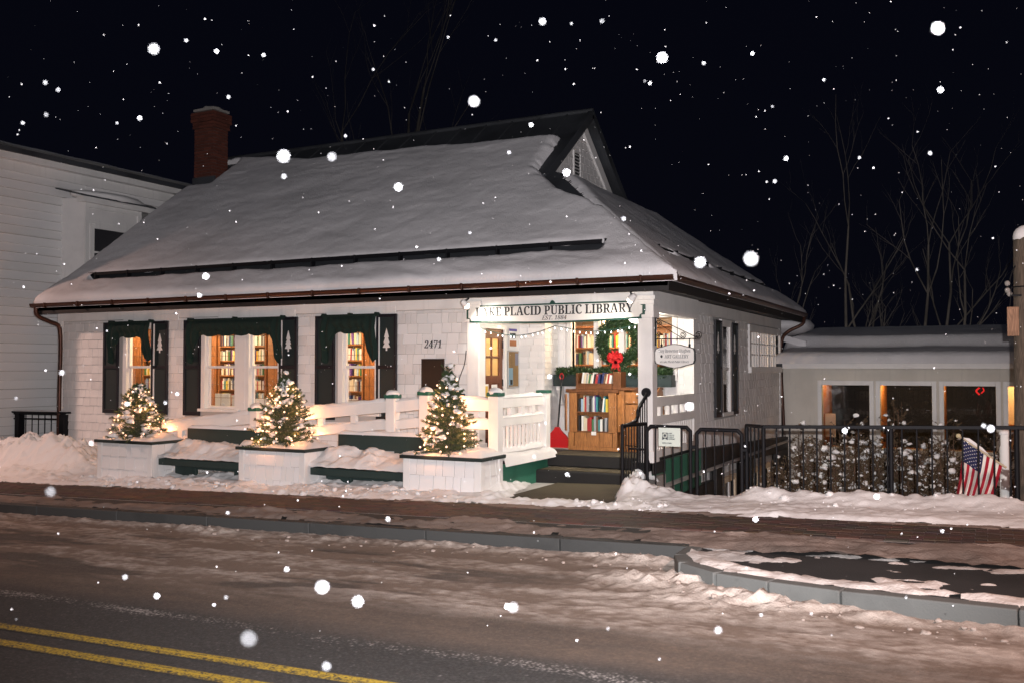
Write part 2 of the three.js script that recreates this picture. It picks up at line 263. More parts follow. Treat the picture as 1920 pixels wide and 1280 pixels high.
// snow lying along the pavement, the planters and the fence
const bump = (x, z, cx, cz, rx, rz) => Math.exp(-(Math.pow((x - cx) / rx, 2) + Math.pow((z - cz) / rz, 2)));
function bankH(x, z) {
  if (x > 0.27 && x < 1.52 && z < 1.03) return NaN;
  if (x >= 1.52 && z < 0.9) return NaN;
  const nf = fbm(x * 7, z * 8, 2, 3) * (1 - 0.6 * sm(0.2, 1.2, x)), n = fbm(x * 1.7, z * 2.2, 4), mL = -1.2 - 0.28 * (1.8 - z) + 0.1 * n, mR = -0.02 + 0.28 * (z - 1.1) + 0.14 * n;
  let edge = sm(2.38 + 0.2 * n + 0.08 * nf, 2.18 + 0.2 * n, z);
  let h = 0.03 + 0.05 * Math.max(0, n + 0.15) + 0.085 * Math.max(0, nf + 0.05) + 0.05 * Math.max(0, 0.12 - Math.abs(fbm(x * 5, z * 6, 11, 2))) * 3 * (1 - 0.75 * sm(0.2, 1.2, x));
  h += 0.09 * bump(0, z, 0, 1.9, 9, 0.13) * Math.max(0, fbm(x * 2.6, 1, 8, 3) * 2 + 0.3) * (x < -1.3 ? 1 : 0);
  h += (0.46 * bump(x, z, -11.4, 0.75, 1.3, 0.75) + 0.3 * bump(x, z, -10.1, 1.0, 0.8, 0.6) + 0.35 * bump(x, z, -13, 0.9, 1.2, 0.9)) * (1 + 0.6 * n + 0.35 * nf);
  h += 0.2 * bump(x, z, 0.12, 0.75, 0.26, 0.5) * (1 + nf) + 0.14 * bump(x, z, 0.35, 1.35, 0.5, 0.25) * (1 + nf);
  if (x > 1.3) h += 0.12 * bump(0, z, 0, 1.14, 9, 0.22) * (0.85 + 0.9 * Math.max(-0.3, fbm(x * 2.6, 3, 1, 3)) + 0.5 * nf) * sm(1.4, 1.7, x);
  if (x < -1.6) h += 0.1 * bump(0, z, 0, 1.25, 9, 0.3) * (1 + n);
  if (z < 1.85 && x > mL && x < mR) return NaN;
  edge *= z < 1.95 ? Math.max(sm(mL + 0.02, mL - 0.16, x), sm(mR - 0.02, mR + 0.16, x), sm(1.84, 1.98, z) * 0.5) : 1;
  h *= edge; return h < 0.004 && z > 2.2 ? NaN : walkY(x) - 0.008 + h;
}
stuff('snow_bank', hf(-16, 8.5, 0.2, 2.75, 0.033, bankH), snow, 'trodden snow bank lying along the planters, steps and iron fence', 'snow', true);
stuff('sidewalk_slush', hf(-14, 8.5, 2.2, 3.36, 0.04, (x, z) => { const n = fbm(x * 1.1, z * 5, 7) + 0.5 * fbm(x * 6, z * 9, 3, 3) - 0.12 - sm(2.4, 2.65, z) * 0.5 + 0.2 * sm(-2.2, -0.6, x) * sm(1.2, 0, x) * sm(2.9, 2.5, z); return n > -0.2 ? walkY(x) + 0.003 + 0.05 * Math.min(n, 0.25) : NaN; }), slushDark, 'thin trodden slush scattered over the brick walk', 'slush', true);
stuff('kerb_snow', hf(-14, 8.5, 3.5, 4.3, 0.035, (x, z) => { const n = fbm(x * 1.2, z * 3, 5) + 0.45 * fbm(x * 6, z * 8, 3, 3) + 0.22 * Math.exp(-Math.pow((z - 3.9) / 0.22, 2)) - 0.5 * sm(4.1, 4.22, z) * (x < 1.8 ? 1 : 0) - 0.14 + 0.2 * sm(0.5, 2, x); return n > -0.25 ? walkY(x) + 0.012 + 0.1 * Math.min(n, 0.5) : NaN; }), slushDark, 'low ridge of dirty snow along the top of the kerb', 'snow', true);
stuff('verge_snow', hf(1.9, 8.8, 4.2, 5.9, 0.035, (x, z) => { const e = bumpEdge(x) - 0.05, n = fbm(x * 0.9, z * 3.4, 9) + 0.5 * fbm(x * 6, z * 9, 3, 3) + 0.42 * Math.exp(-Math.pow((z - e + 0.18) / 0.13, 2)) + 0.5 * bump(x, z, 2.2, 5.0, 0.35, 0.25) - 0.12; return z < e + 0.04 && n > -0.2 ? walkY(x) - 0.004 + 0.09 * Math.min(n, 0.5) : NaN; }), snowSoil, 'ragged patches of dirty snow on the black kerb extension', 'snow', true);
{ // clods thrown up by the shovel
  srand(17); const g = [];
  for (let i = 0; i < 260; i++) { const k = rnd(), x = k < 0.62 ? rr(-9.5, -1.7) : k < 0.85 ? rr(1.2, 6) : rr(-0.2, 0.9), z = x > 1 ? rr(1.05, 1.7) : rr(1.82, 2.3), y = bankH(x, z); if (!Number.isFinite(y)) continue; const r = 0.008 + 0.034 * Math.pow(rnd(), 4); g.push(blob(r, [rr(0.9, 1.5), rr(0.6, 0.9), rr(0.9, 1.3)], i, 0.5, 1).rotateY(i).translate(x, y + r * 0.25, z)); }
  stuff('snow_clods', g, snow, 'small loose snow clods scattered along the trodden bank', 'snow');
  const h = []; for (let i = 0; i < 150; i++) { const x = rnd() < 0.6 ? rr(1.1, 4.6) : rr(-4, 1.2), z = bumpEdge(x) + rr(0.08, 0.5), r = 0.006 + 0.02 * Math.pow(rnd(), 3); h.push(blob(r, [rr(0.9, 1.6), rr(0.5, 0.9), 1], i + 9, 0.5, 1).rotateY(i).translate(x, roadY(x) + slush(x, z)[0] + r * 0.2, z)); }
  stuff('gutter_clods', h, slushM, 'small dirty snow clods lying along the gutter', 'snow');
}
struct('sunken_yard', hf(0.02, 12, -9.4, 0.95, 0.12, (x, z) => -1.82 + 0.25 * fbm(x * 0.7, z * 0.7, 2)), snow, true);
// ---------------------------------------------------------------- the library
const lib = thing('library_building', 'white shingled single storey building with snowy dark roof and corner porch', 'building', [-6, 0, -4.5]);
const FL = 0.46;   // porch and room floor
const wins = [[-10.06, -9.43], [-8.1, -7.41], [-7.09, -6.46], [-5.12, -4.49]];
const frontHoles = [[-10.1, -9.43, 1.0, 2.5], [-8.13, -6.44, 1.0, 2.5], [-5.16, -4.48, 1.0, 2.5]];
P('front_wall', holed(-11.95, -2.78, -0.6, 2.8, frontHoles, 0.14), gap, lib);
const doorHole = [0.15, 1.07, FL, 2.36]; // u = -z
P('porch_wall', onX(holed(0.14, 1.65, -0.4, 2.8, [doorHole], 0.12), -2.78), white, lib);
P('porch_wall', bx(-2.9, -2.33, -0.4, 2.7, -2.2, -1.65, 0), white, lib);
P('porch_wall', holed(-2.33, -0.0, -0.4, 2.7, [[-2.06, -0.32, 1.62, 2.56]], 0.12).translate(0, 0, -2.2), white, lib);
const sideHoles = [[3.92, 4.5, 0.95, 2.5], [6.1, 9.0, 1.76, 2.46]];
const baseWins = [[2.55, 3.0], [3.55, 4.75], [6.05, 6.75], [7.0, 7.75]];
P('side_wall', onX(holed(2.21, 9.2, -1.95, 2.8, [...sideHoles, ...baseWins.map(([a, b]) => [a, b, -1.4, -0.2 - 0.02 * a])], 0.14), 0), gap, lib);
P('end_wall', [bx(-12.0, -11.86, -0.6, 2.8, -8.9, -0.14, 0), bx(-11.8, 0, -1.9, 2.8, -9.2, -9.06, 0), shapeGeo([[0.2, 2.8], [8.9, 2.8], [4.45, 6.3]], 0.12).applyMatrix4(new THREE.Matrix4().makeRotationY(Math.PI / 2)).translate(-11.94, 0, 0)], white, lib);
// shingles: gathered for every wall, the 300 that show largest become pieces of their own
const unitShingle = (() => { const g = new THREE.BoxGeometry(1, 1, 1).translate(0, 0.5, 0.5), p = g.attributes.position; for (let i = 0; i < p.count; i++) p.setZ(i, p.getZ(i) * (p.getY(i) < 0.5 ? 0.02 : 0.005)); g.computeVertexNormals(); return g; })();
const unitShingleFlat = unitShingle;
function shingleRows(u0, u1, v0, v1, e, blocks, wMin = 0.09, wMax = 0.26) {
  const out = [];
  for (let v = v0; v < v1 - 0.03; v += e) {
    let free = [[u0, u1]];
    for (const [a, b, c, d] of blocks) if (d > v + 0.03 && c < v + e - 0.03) free = free.flatMap(([p, q]) => (b <= p || a >= q ? [[p, q]] : [[p, a], [b, q]].filter(([s, t]) => t - s > 0.03)));
    for (const [p, q] of free) for (let u = p; u < q - 0.02;) { let w = rr(wMin, wMax); if (q - u - w < 0.07) w = q - u; const dy = rr(-0.005, 0.004); out.push([u + w / 2, v + dy, w - 0.009, Math.min(e, v1 - v) - dy - 0.005]); u += w; }
  }
  return out;
}
const allShingles = []; // [x, y, z, turn, w, h]
const addFront = (list, z) => list.forEach(([u, v, w, h]) => allShingles.push([u, v, z, 0, w, h]));
const addSide = (list, x) => list.forEach(([u, v, w, h]) => allShingles.push([x, v, -u, Math.PI / 2, w, h]));
srand(21);
const shutterX = [[-10.67, -10.27], [-9.41, -9.01], [-8.61, -8.22], [-6.43, -6.05], [-5.67, -5.28], [-4.46, -4.08]];
addFront(shingleRows(-11.82, -2.82, -0.06, 2.62, 0.155, [[-10.67, -9.01, 0.9, 2.6], [-8.61, -6.05, 0.9, 2.6], [-5.67, -4.08, 0.9, 2.6]]), 0.001);
addSide(shingleRows(1.12, 1.64, 0.5, 2.6, 0.14, [[1.12, 1.64, 1.3, 2.4]]), -2.779);
addFront(shingleRows(-2.77, -2.34, 0.5, 2.62, 0.095, []), -1.649);
addSide(shingleRows(1.66, 2.19, 0.5, 2.62, 0.095, []), -2.329);
addFront(shingleRows(-2.3, -0.06, 0.5, 2.62, 0.14, [[-2.2, -0.22, 1.4, 2.62]]), -2.199);
addSide(shingleRows(2.34, 9.05, -0.1, 2.6, 0.16, [[3.42, 5.04, 0.88, 2.6], [6.0, 9.1, 1.66, 2.6]], 0.12, 0.34), 0.001);
{
  const eye = camera.position; allShingles.sort((a, b) => b[4] * b[5] / eye.distanceToSquared(V(b[0], b[1], b[2])) - a[4] * a[5] / eye.distanceToSquared(V(a[0], a[1], a[2])));
  const rest = [];
  allShingles.forEach(([x, y, z, t, w, h], i) => {
    const m = new THREE.Mesh(unitShingle, shingleM[Math.floor(rnd() * 4)]); m.position.set(x - lib._w.x, y - lib._w.y, z - lib._w.z); m.rotation.y = t; m.scale.set(w, h, 1);
    if (i < 300) { m.name = 'shingle'; m.castShadow = m.receiveShadow = true; lib.add(m); return; }
    m.updateMatrix(); const g = unitShingle.clone().applyMatrix4(m.matrix), k = rr(0.88, 1.02); g.setAttribute('color', new THREE.BufferAttribute(new Float32Array(g.attributes.position.count * 3).fill(k), 3)); rest.push(g);
  });
  const f = new THREE.Mesh(uvm(merge(rest)), mat(0.84, 0.826, 0.826, 0.6, { vertexColors: true, map: tGrime })); f.name = 'shingle_field'; f.userData.kind = 'stuff'; f.castShadow = f.receiveShadow = true; lib.add(f);
}
// boards
P('corner_board', bx(-11.98, -11.84, -0.5, 2.78, 0.0, 0.03), trim, lib);
P('frieze_board', bx(-11.95, -2.8, 2.63, 2.8, 0.0, 0.035), trim, lib);
P('frieze_board', bx(-0.0, 0.035, 2.6, 2.8, -9.2, -2.2), trim, lib);
P('corner_board', bx(-0.14, 0.03, -0.5, 2.62, -2.34, -2.17), trim, lib);
P('corner_board', bx(-0.02, 0.03, -1.9, 2.6, -9.2, -9.06), trim, lib);
for (const [a, b] of [[-9.9, -8.65], [-7.55, -6.0], [-5.2, -4.0]]) P('lintel_board', bx(a - 0.25, b - 0.1, 2.59, 2.7, 0.02, 0.045), trim, lib);
P('porch_beam', bx(-2.82, 0.12, 2.5, 2.8, -0.1, 0.1), trim, lib);
P('porch_beam', bx(-0.1, 0.1, 2.5, 2.8, -2.2, -0.1), trim, lib);
P('porch_ceiling', bx(-2.78, -0.1, 2.6, 2.66, -2.2, -0.1, 0), trim, lib);
P('porch_floor', [bx(-2.9, -0.02, 0.3, FL, -2.4, -0.42), bx(-0.2, 0.12, 0.3, FL, -0.42, 0.1), bx(-2.9, -1.72, 0.3, FL, -0.42, 1.1)], stepM, lib);
for (const x of [-2.68, 0]) {
  const p = P('porch_post', [bx(x - 0.105, x + 0.105, FL, 2.5, -0.105, 0.105, 0.012), bx(x - 0.125, x + 0.125, FL, FL + 0.16, -0.125, 0.125, 0.01)], trim, lib);
  P('capital', [bx(x - 0.13, x + 0.13, 2.42, 2.5, -0.13, 0.13), bx(x - 0.16, x + 0.16, 2.66, 2.72, -0.05, 0.16), bx(x - 0.14, x + 0.14, 2.6, 2.66, -0.05, 0.14)], trim, p);
}
// windows
function sashWindow(x0, x1, y0, y1, ym, place, muntin) { // built in the xy plane facing +z; place moves the geometry to its wall
  const f = P('window', [bx(x0 - 0.09, x0, y0 - 0.06, y1 + 0.1, -0.1, 0.05), bx(x1, x1 + 0.09, y0 - 0.06, y1 + 0.1, -0.1, 0.05), bx(x0, x1, y1, y1 + 0.1, -0.1, 0.05)].map(place), trim, lib);
  P('sill', place(bx(x0 - 0.12, x1 + 0.12, y0 - 0.07, y0 - 0.02, -0.1, 0.1)), trim, f);
  const sash = (a, b, z) => [bx(x0, x0 + 0.035, a, b, z, z + 0.035), bx(x1 - 0.035, x1, a, b, z, z + 0.035), bx(x0 + 0.035, x1 - 0.035, a, a + 0.045, z, z + 0.035), bx(x0 + 0.035, x1 - 0.035, b - 0.035, b, z, z + 0.035)];
  P('upper_sash', sash(ym - 0.02, y1, -0.035).map(place), trim, f); P('lower_sash', sash(y0 - 0.02, ym + 0.02, -0.08).map(place), trim, f);
  P('pane', place(bx(x0 + 0.03, x1 - 0.03, ym, y1 - 0.03, -0.02, -0.016, 0)), glass, f); P('pane', place(bx(x0 + 0.03, x1 - 0.03, y0, ym, -0.064, -0.06, 0)), glass, f);
  if (muntin) { const g = [], r = 0.004; for (const y of [1.22, 1.45, 1.95, 2.12, 2.3]) g.push(rod(V(x0, y, -0.11), V(x1, y, -0.11), r, r, 5)); for (const k of [1 / 3, 2 / 3]) g.push(rod(V(mix(x0, x1, k), y0, -0.11), V(mix(x0, x1, k), y1, -0.11), r, r, 5)); P('muntin_grid', g.map(place), pineDark, f); }
  return f;
}
const front = (g) => g;
for (const [a, b] of wins) sashWindow(a, b, 1.05, 2.48, 1.75, front, true);
P('mullion_board', bx(-7.33, -7.17, 1.0, 2.55, -0.1, 0.055), trim, lib);
{ // side window, its blind drawn close behind the glass
  const pl = (g) => onX(g, 0), f = P('window', [bx(3.86, 3.95, 0.94, 2.58, -0.03, 0.045), bx(4.46, 4.56, 0.94, 2.58, -0.03, 0.045), bx(3.95, 4.46, 2.46, 2.58, -0.03, 0.045), bx(3.84, 4.58, 0.9, 0.96, -0.03, 0.07)].map(pl), trim, lib);
  P('sash', [bx(3.95, 4.46, 1.7, 1.74, 0.0, 0.025), bx(3.95, 3.98, 0.96, 2.46, 0.0, 0.02), bx(4.43, 4.46, 0.96, 2.46, 0.0, 0.02)].map(pl), trim, f); P('pane', pl(bx(3.98, 4.43, 0.98, 2.45, 0.006, 0.009, 0)), glass, f); P('blind', pl(bx(3.95, 4.46, 0.96, 2.46, -0.012, -0.004, 0)), mat(0.045, 0.035, 0.028, 0.9), f);
}
function shutterAt(x0, x1, y0, y1, z, place) {
  const w = 0.045, s = P('shutter', place([bx(x0, x0 + w, y0, y1, z, z + 0.04), bx(x1 - w, x1, y0, y1, z, z + 0.04), bx(x0 + w, x1 - w, y0, y0 + 0.07, z, z + 0.04), bx(x0 + w, x1 - w, y1 - 0.05, y1, z, z + 0.04), bx(x0 + w, x1 - w, mix(y0, y1, 0.49), mix(y0, y1, 0.525), z, z + 0.04)]), shutterRim, lib);
  const ym = mix(y0, y1, 0.507); P('panel', place([bx(x0 + w - 0.005, x1 - w + 0.005, y0 + 0.06, ym, z + 0.005, z + 0.018, 0)]), shutter, s); P('panel', place([bx(x0 + w - 0.005, x1 - w + 0.005, ym, y1 - 0.04, z + 0.005, z + 0.018, 0)]), shutter, s);
  const cx = (x0 + x1) / 2, cy = mix(y0, y1, 0.66), k = (x1 - x0) / 0.4, t = [[-0.014, 0], [-0.014, 0.045], [-0.075, 0.05], [-0.035, 0.115], [-0.06, 0.125], [-0.028, 0.2], [-0.047, 0.21], [0, 0.35], [0.047, 0.21], [0.028, 0.2], [0.06, 0.125], [0.035, 0.115], [0.075, 0.05], [0.014, 0.045], [0.014, 0]].map(([a, b]) => [a * k, b]);
  P('tree_emblem', place([shapeGeo(t, 0.004).translate(cx, cy, z + 0.019)]), trim, s);
}
const each = (fn) => (l) => l.map(fn);
for (const [a, b] of shutterX) shutterAt(a, b, 0.9, 2.58, 0.02, each(front));
for (const [a, b] of [[3.42, 3.85], [4.6, 5.02]]) shutterAt(a, b, 0.9, 2.55, 0.02, each((g) => onX(g, 0)));
{ // wide lattice window at the back of the side wall
  const pl = (g) => onX(g, 0), u0 = 6.1, u1 = 9.0, f = P('window', [bx(u0 - 0.1, u1 + 0.08, 2.44, 2.58, -0.1, 0.05), bx(u0 - 0.1, u1 + 0.08, 1.64, 1.76, -0.1, 0.08), bx(u0 - 0.1, u0, 1.76, 2.44, -0.1, 0.05), bx(u1, u1 + 0.08, 1.76, 2.44, -0.1, 0.05)].map(pl), trim, lib);
  for (let i = 1; i < 12; i++) { const u = mix(u0, u1, i / 12), w = i % 4 === 0 ? 0.05 : 0.022; P('muntin', pl(bx(u - w, u + w, 1.76, 2.44, -0.06, 0.0)), trim, f); }
  for (const y of [2.0, 2.22]) P('muntin', pl(bx(u0, u1, y - 0.014, y + 0.014, -0.055, -0.01)), trim, f);
  P('pane', pl(bx(u0, u1, 1.76, 2.44, -0.066, -0.062, 0)), glass, f);
  const cg = []; for (let i = 0; i < 40; i++) cg.push(pl(bx(mix(u0, u1, i / 40), mix(u0, u1, (i + 0.75) / 40), 1.76, 2.44, -0.16 - 0.02 * (i % 2), -0.15 - 0.02 * (i % 2), 0)));
  P('blind', cg, new THREE.MeshPhysicalMaterial({ color: lin(0.42, 0.25, 0.13), roughness: 1, transmission: 0.5, thickness: 0 }), f);
}
for (const [a, b] of baseWins) { // basement windows
  const pl = (g) => onX(g, 0), t = -0.2 - 0.02 * a, f = P('basement_window', [bx(a - 0.09, a, -1.5, t + 0.1, -0.1, 0.05), bx(b, b + 0.09, -1.5, t + 0.1, -0.1, 0.05), bx(a, b, t, t + 0.1, -0.1, 0.05)].map(pl), cream, lib);
  P('sash', [bx(a, a + 0.06, -1.4, t, -0.08, -0.03), bx((a + b) / 2 - 0.03, (a + b) / 2 + 0.03, -1.4, t, -0.08, -0.03), bx(b - 0.06, b, -1.4, t, -0.08, -0.03)].map(pl), trim, f);
  P('pane', pl(bx(a, b, -1.4, t, -0.07, -0.066, 0)), mat(0.03, 0.032, 0.036, 0.08), f);
}
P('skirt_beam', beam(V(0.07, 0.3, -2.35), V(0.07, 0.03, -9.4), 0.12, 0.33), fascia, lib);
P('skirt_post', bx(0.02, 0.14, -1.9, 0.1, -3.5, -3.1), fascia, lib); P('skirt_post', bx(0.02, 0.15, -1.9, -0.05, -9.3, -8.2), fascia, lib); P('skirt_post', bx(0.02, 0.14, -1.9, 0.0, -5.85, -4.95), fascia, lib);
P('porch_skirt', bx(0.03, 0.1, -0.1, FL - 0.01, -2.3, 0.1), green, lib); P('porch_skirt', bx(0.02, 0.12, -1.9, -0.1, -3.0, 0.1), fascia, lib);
// door
{
  const d = P('door', [...[[0.15, 0.27], [0.95, 1.07]].map(([a, b]) => bx(a, b, FL, 2.34, -0.05, 0)), bx(0.27, 0.95, 2.2, 2.34, -0.05, 0), bx(0.27, 0.95, 1.5, 1.62, -0.05, 0), bx(0.27, 0.95, FL, FL + 0.3, -0.05, 0), bx(0.27, 0.95, 1.895, 1.925, -0.045, -0.005), bx(0.485, 0.515, 1.62, 2.2, -0.045, -0.005), bx(0.705, 0.735, 1.62, 2.2, -0.045, -0.005)].map((g) => onX(g, -2.79)), doorWood, lib);
  for (let i = 0; i < 7; i++) P('plank', onX(bx(0.27 + i * 0.0975, 0.365 + i * 0.0975, FL + 0.3, 1.5, -0.04, -0.012, 0.004), -2.79), doorWood, d);
  for (const u of [0.27, 0.515, 0.735]) for (const v of [1.62, 1.925]) P('pane', onX(bx(u, u + 0.215, v, v + 0.275, -0.03, -0.026, 0), -2.79), new THREE.MeshPhysicalMaterial({ color: lin(0.95, 0.85, 0.62), roughness: 0.55, transmission: 1, thickness: 0 }), d);
  for (const y of [0.75, 1.45, 2.05]) P('hinge', onX(bx(1.05, 1.09, y, y + 0.11, -0.02, 0.012), -2.79), ink, d);
  P('handle', [onX(bx(0.19, 0.23, 1.33, 1.55, 0, 0.01), -2.79), rod(V(-2.785, 1.43, -0.21), V(-2.72, 1.43, -0.21), 0.018)], ink, d);
  P('kick_plate', onX(bx(0.2, 1.02, FL + 0.02, FL + 0.2, 0.001, 0.004, 0), -2.79), copper, d);
  P('door_casing', [bx(0.08, 0.15, FL, 2.42, -0.08, 0.03), bx(1.07, 1.15, FL, 2.42, -0.08, 0.03), bx(0.15, 1.07, 2.345, 2.42, -0.08, 0.03)].map((g) => onX(g, -2.78)), trim, lib);
  P('door_sill', onX(bx(0.1, 1.12, FL, FL + 0.03, -0.1, 0.06), -2.78), stepM, lib);
}
// porch window, four lights
{
  const f = P('window', [bx(-2.14, -0.24, 2.54, 2.64, -2.3, -2.15), bx(-2.14, -2.06, 1.6, 2.54, -2.3, -2.15), bx(-0.32, -0.24, 1.6, 2.54, -2.3, -2.15), bx(-2.14, -0.24, 1.54, 1.63, -2.3, -2.13)], trim, lib);
  for (const x of [-1.62, -1.18, -0.74]) P('mullion', bx(x - 0.045, x + 0.045, 1.63, 2.54, -2.29, -2.17), trim, f);
  for (const [a, b] of [[-2.06, -1.665], [-1.575, -1.225], [-1.135, -0.785], [-0.695, -0.32]]) P('pane', bx(a, b, 1.63, 2.54, -2.256, -2.252, 0), glass, f);
}
// house number and dark plaque
{
  const n = P('house_number', text('2471', 'serif_regular', 0.115, 0.3, 0.012, 0.12).translate(-3.42, 2.1, 0.02), ink, lib);
}
one('wall_plaque', 'dark brown square panel on white shingles beneath the house number', 'panel', [bx(-3.63, -3.22, 1.3, 1.88, 0.018, 0.035), bx(-3.6, -3.25, 1.33, 1.85, 0.035, 0.05)], mat(0.035, 0.018, 0.01, 0.5, { map: tPatch, bumpMap: tFine, bumpScale: 0.003 }));
// ---------------------------------------------------------------- roof
const RT = 2.93, TP = 3.75 / 4.95, CO = 0.797, SI = 0.604;
function plate(pts, dy) { // flat polygon with vertical thickness
  const top = pts.map((p) => V(...p)), bot = top.map((p) => V(p.x, p.y - dy, p.z)), pos = [], tri = (a, b, c) => pos.push(a.x, a.y, a.z, b.x, b.y, b.z, c.x, c.y, c.z), n = top.length;
  for (let i = 1; i < n - 1; i++) { tri(top[0], top[i], top[i + 1]); tri(bot[0], bot[i + 1], bot[i]); }
  for (let i = 0; i < n; i++) { const j = (i + 1) % n; tri(top[i], bot[i], bot[j]); tri(top[i], bot[j], top[j]); }
  const g = new THREE.BufferGeometry(); g.setAttribute('position', new THREE.BufferAttribute(new Float32Array(pos), 3)); g.computeVertexNormals(); g.setAttribute('uv', new THREE.BufferAttribute(new Float32Array(pos.length / 3 * 2), 2)); return g;
}
const roof = P('roof', [
  plate([[-11.97, RT, 0.5], [0.45, RT, 0.5], [-2.41, 5.1, -2.36], [-2.6, 5.1, -2.36], [-2.6, 6.68, -4.45], [-11.97, 6.68, -4.45]], 0.12),
  plate([[-11.97, 6.675, -4.46], [-2.6, 6.675, -4.46], [-2.6, 5.095, -6.54], [-2.41, 5.095, -6.54], [0.45, RT - 0.005, -9.4], [-11.97, RT - 0.005, -9.4]], 0.12),
  plate([[0.448, RT - 0.002, 0.49], [0.448, RT - 0.002, -9.39], [-2.42, 5.098, -6.53], [-2.42, 5.098, -2.37]], 0.12)], roofM, lib);
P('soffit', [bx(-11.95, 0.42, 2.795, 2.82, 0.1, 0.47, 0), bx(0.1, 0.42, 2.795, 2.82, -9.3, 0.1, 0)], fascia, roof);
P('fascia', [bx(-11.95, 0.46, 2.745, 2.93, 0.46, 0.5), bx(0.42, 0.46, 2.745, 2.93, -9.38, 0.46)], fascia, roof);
P('ridge_cap', [rod(V(-11.97, 6.7, -4.455), V(-2.58, 6.7, -4.455), 0.05, 0.05, 8)], roofM, roof);
for (let x = -10.9; x < -3; x += 0.6) P('seam', beam(V(x, 6.69, -4.44), V(x, 5.93, -3.44), 0.02, 0.03, 0), roofM, roof);
{ // gable over the hip
  const g = P('gable_wall', onX(shapeGeo([[2.5, 5.0], [6.4, 5.0], [4.45, 6.5]], 0.1), -2.9), white, lib);
  srand(5); const sh = [];
  for (let v = 5.12; v < 6.4; v += 0.14) { const half = (6.5 - v - 0.14) * 1.28; if (half < 0.06) break; shingleRows(4.45 - half, 4.45 + half, v, v + 0.14, 0.14, [[3.95, 4.3, 5.2, 5.85]]).forEach(([u, y, w, h]) => sh.push(unitShingle.clone().scale(w, h, 1).rotateY(Math.PI / 2).translate(-2.799, y, -u))); }
  tag(P('gable_shingles', sh, white, g), null, null, null, 'stuff');
  P('rake_board', [beam(V(-2.77, 6.36, -4.45), V(-2.77, 5.02, -6.2), 0.05, 0.2), beam(V(-2.77, 6.36, -4.45), V(-2.77, 5.02, -2.72), 0.04, 0.1)], trim, g);
  P('rake_edge', [beam(V(-2.62, 6.62, -4.45), V(-2.62, 5.0, -2.3), 0.1, 0.16), beam(V(-2.62, 6.62, -4.45), V(-2.62, 5.0, -6.6), 0.1, 0.16), bx(-2.85, -2.38, 5.02, 5.1, -6.5, -2.4)], roofM, roof);
  const v = P('vent_frame', [bx(3.94, 3.98, 5.2, 5.85, 0, 0.03), bx(4.26, 4.3, 5.2, 5.85, 0, 0.03), bx(3.98, 4.26, 5.82, 5.86, 0, 0.03), bx(3.98, 4.26, 5.19, 5.23, 0, 0.03)].map((q) => onX(q, -2.79)), trim, g);
  P('vent_back', onX(bx(3.97, 4.27, 5.2, 5.84, -0.004, 0.0, 0), -2.785), ink, v);
  for (let i = 0; i < 9; i++) P('slat', onX(bx(3.98, 4.26, -0.028, 0.028, -0.004, 0.004, 0).rotateX(-0.7).translate(0, 5.27 + i * 0.064, 0.006), -2.785), trim, v);
}
{ // gutters and downspouts
  const half = (a, b) => { const pts = []; for (let i = 0; i <= 8; i++) { const t = Math.PI * i / 8; pts.push([Math.cos(t) * 0.07, -Math.sin(t) * 0.075]); } for (let i = 8; i >= 0; i--) { const t = Math.PI * i / 8; pts.push([Math.cos(t) * 0.063, -Math.sin(t) * 0.068]); } const d = b.clone().sub(a), L = d.length(), g = shapeGeo(pts, L); d.normalize(); const s = V(0, 1, 0).cross(d).normalize(); return g.applyMatrix4(new THREE.Matrix4().makeBasis(s, V(0, 1, 0), d)).translate(a.x, a.y, a.z); };
  const gt = P('gutter', [half(V(-12.0, 2.94, 0.56), V(0.56, 2.94, 0.56)), half(V(0.52, 2.94, 0.58), V(0.52, 2.94, -9.4))], copper, lib);
  for (let x = -11.6; x < 0.4; x += 0.9) P('gutter_strap', bx(x, x + 0.03, 2.86, 2.95, 0.5, 0.636), copper, gt);
  P('downspout', [tube([V(-11.9, 2.9, 0.56), V(-11.9, 2.74, 0.54), V(-11.86, 2.62, 0.3), V(-11.84, 2.55, 0.12), V(-11.84, 2.4, 0.08), V(-11.84, 1.2, 0.08), V(-11.84, 0.1, 0.08)], 0.04, 60, 8)], copper, lib);
  P('downspout', [tube([V(0.52, 2.9, -9.3), V(0.5, 2.72, -9.25), V(0.2, 2.55, -9.2), V(0.06, 2.4, -9.22), V(0.06, 0.4, -9.24)], 0.04, 50, 8)], copper, lib);
}
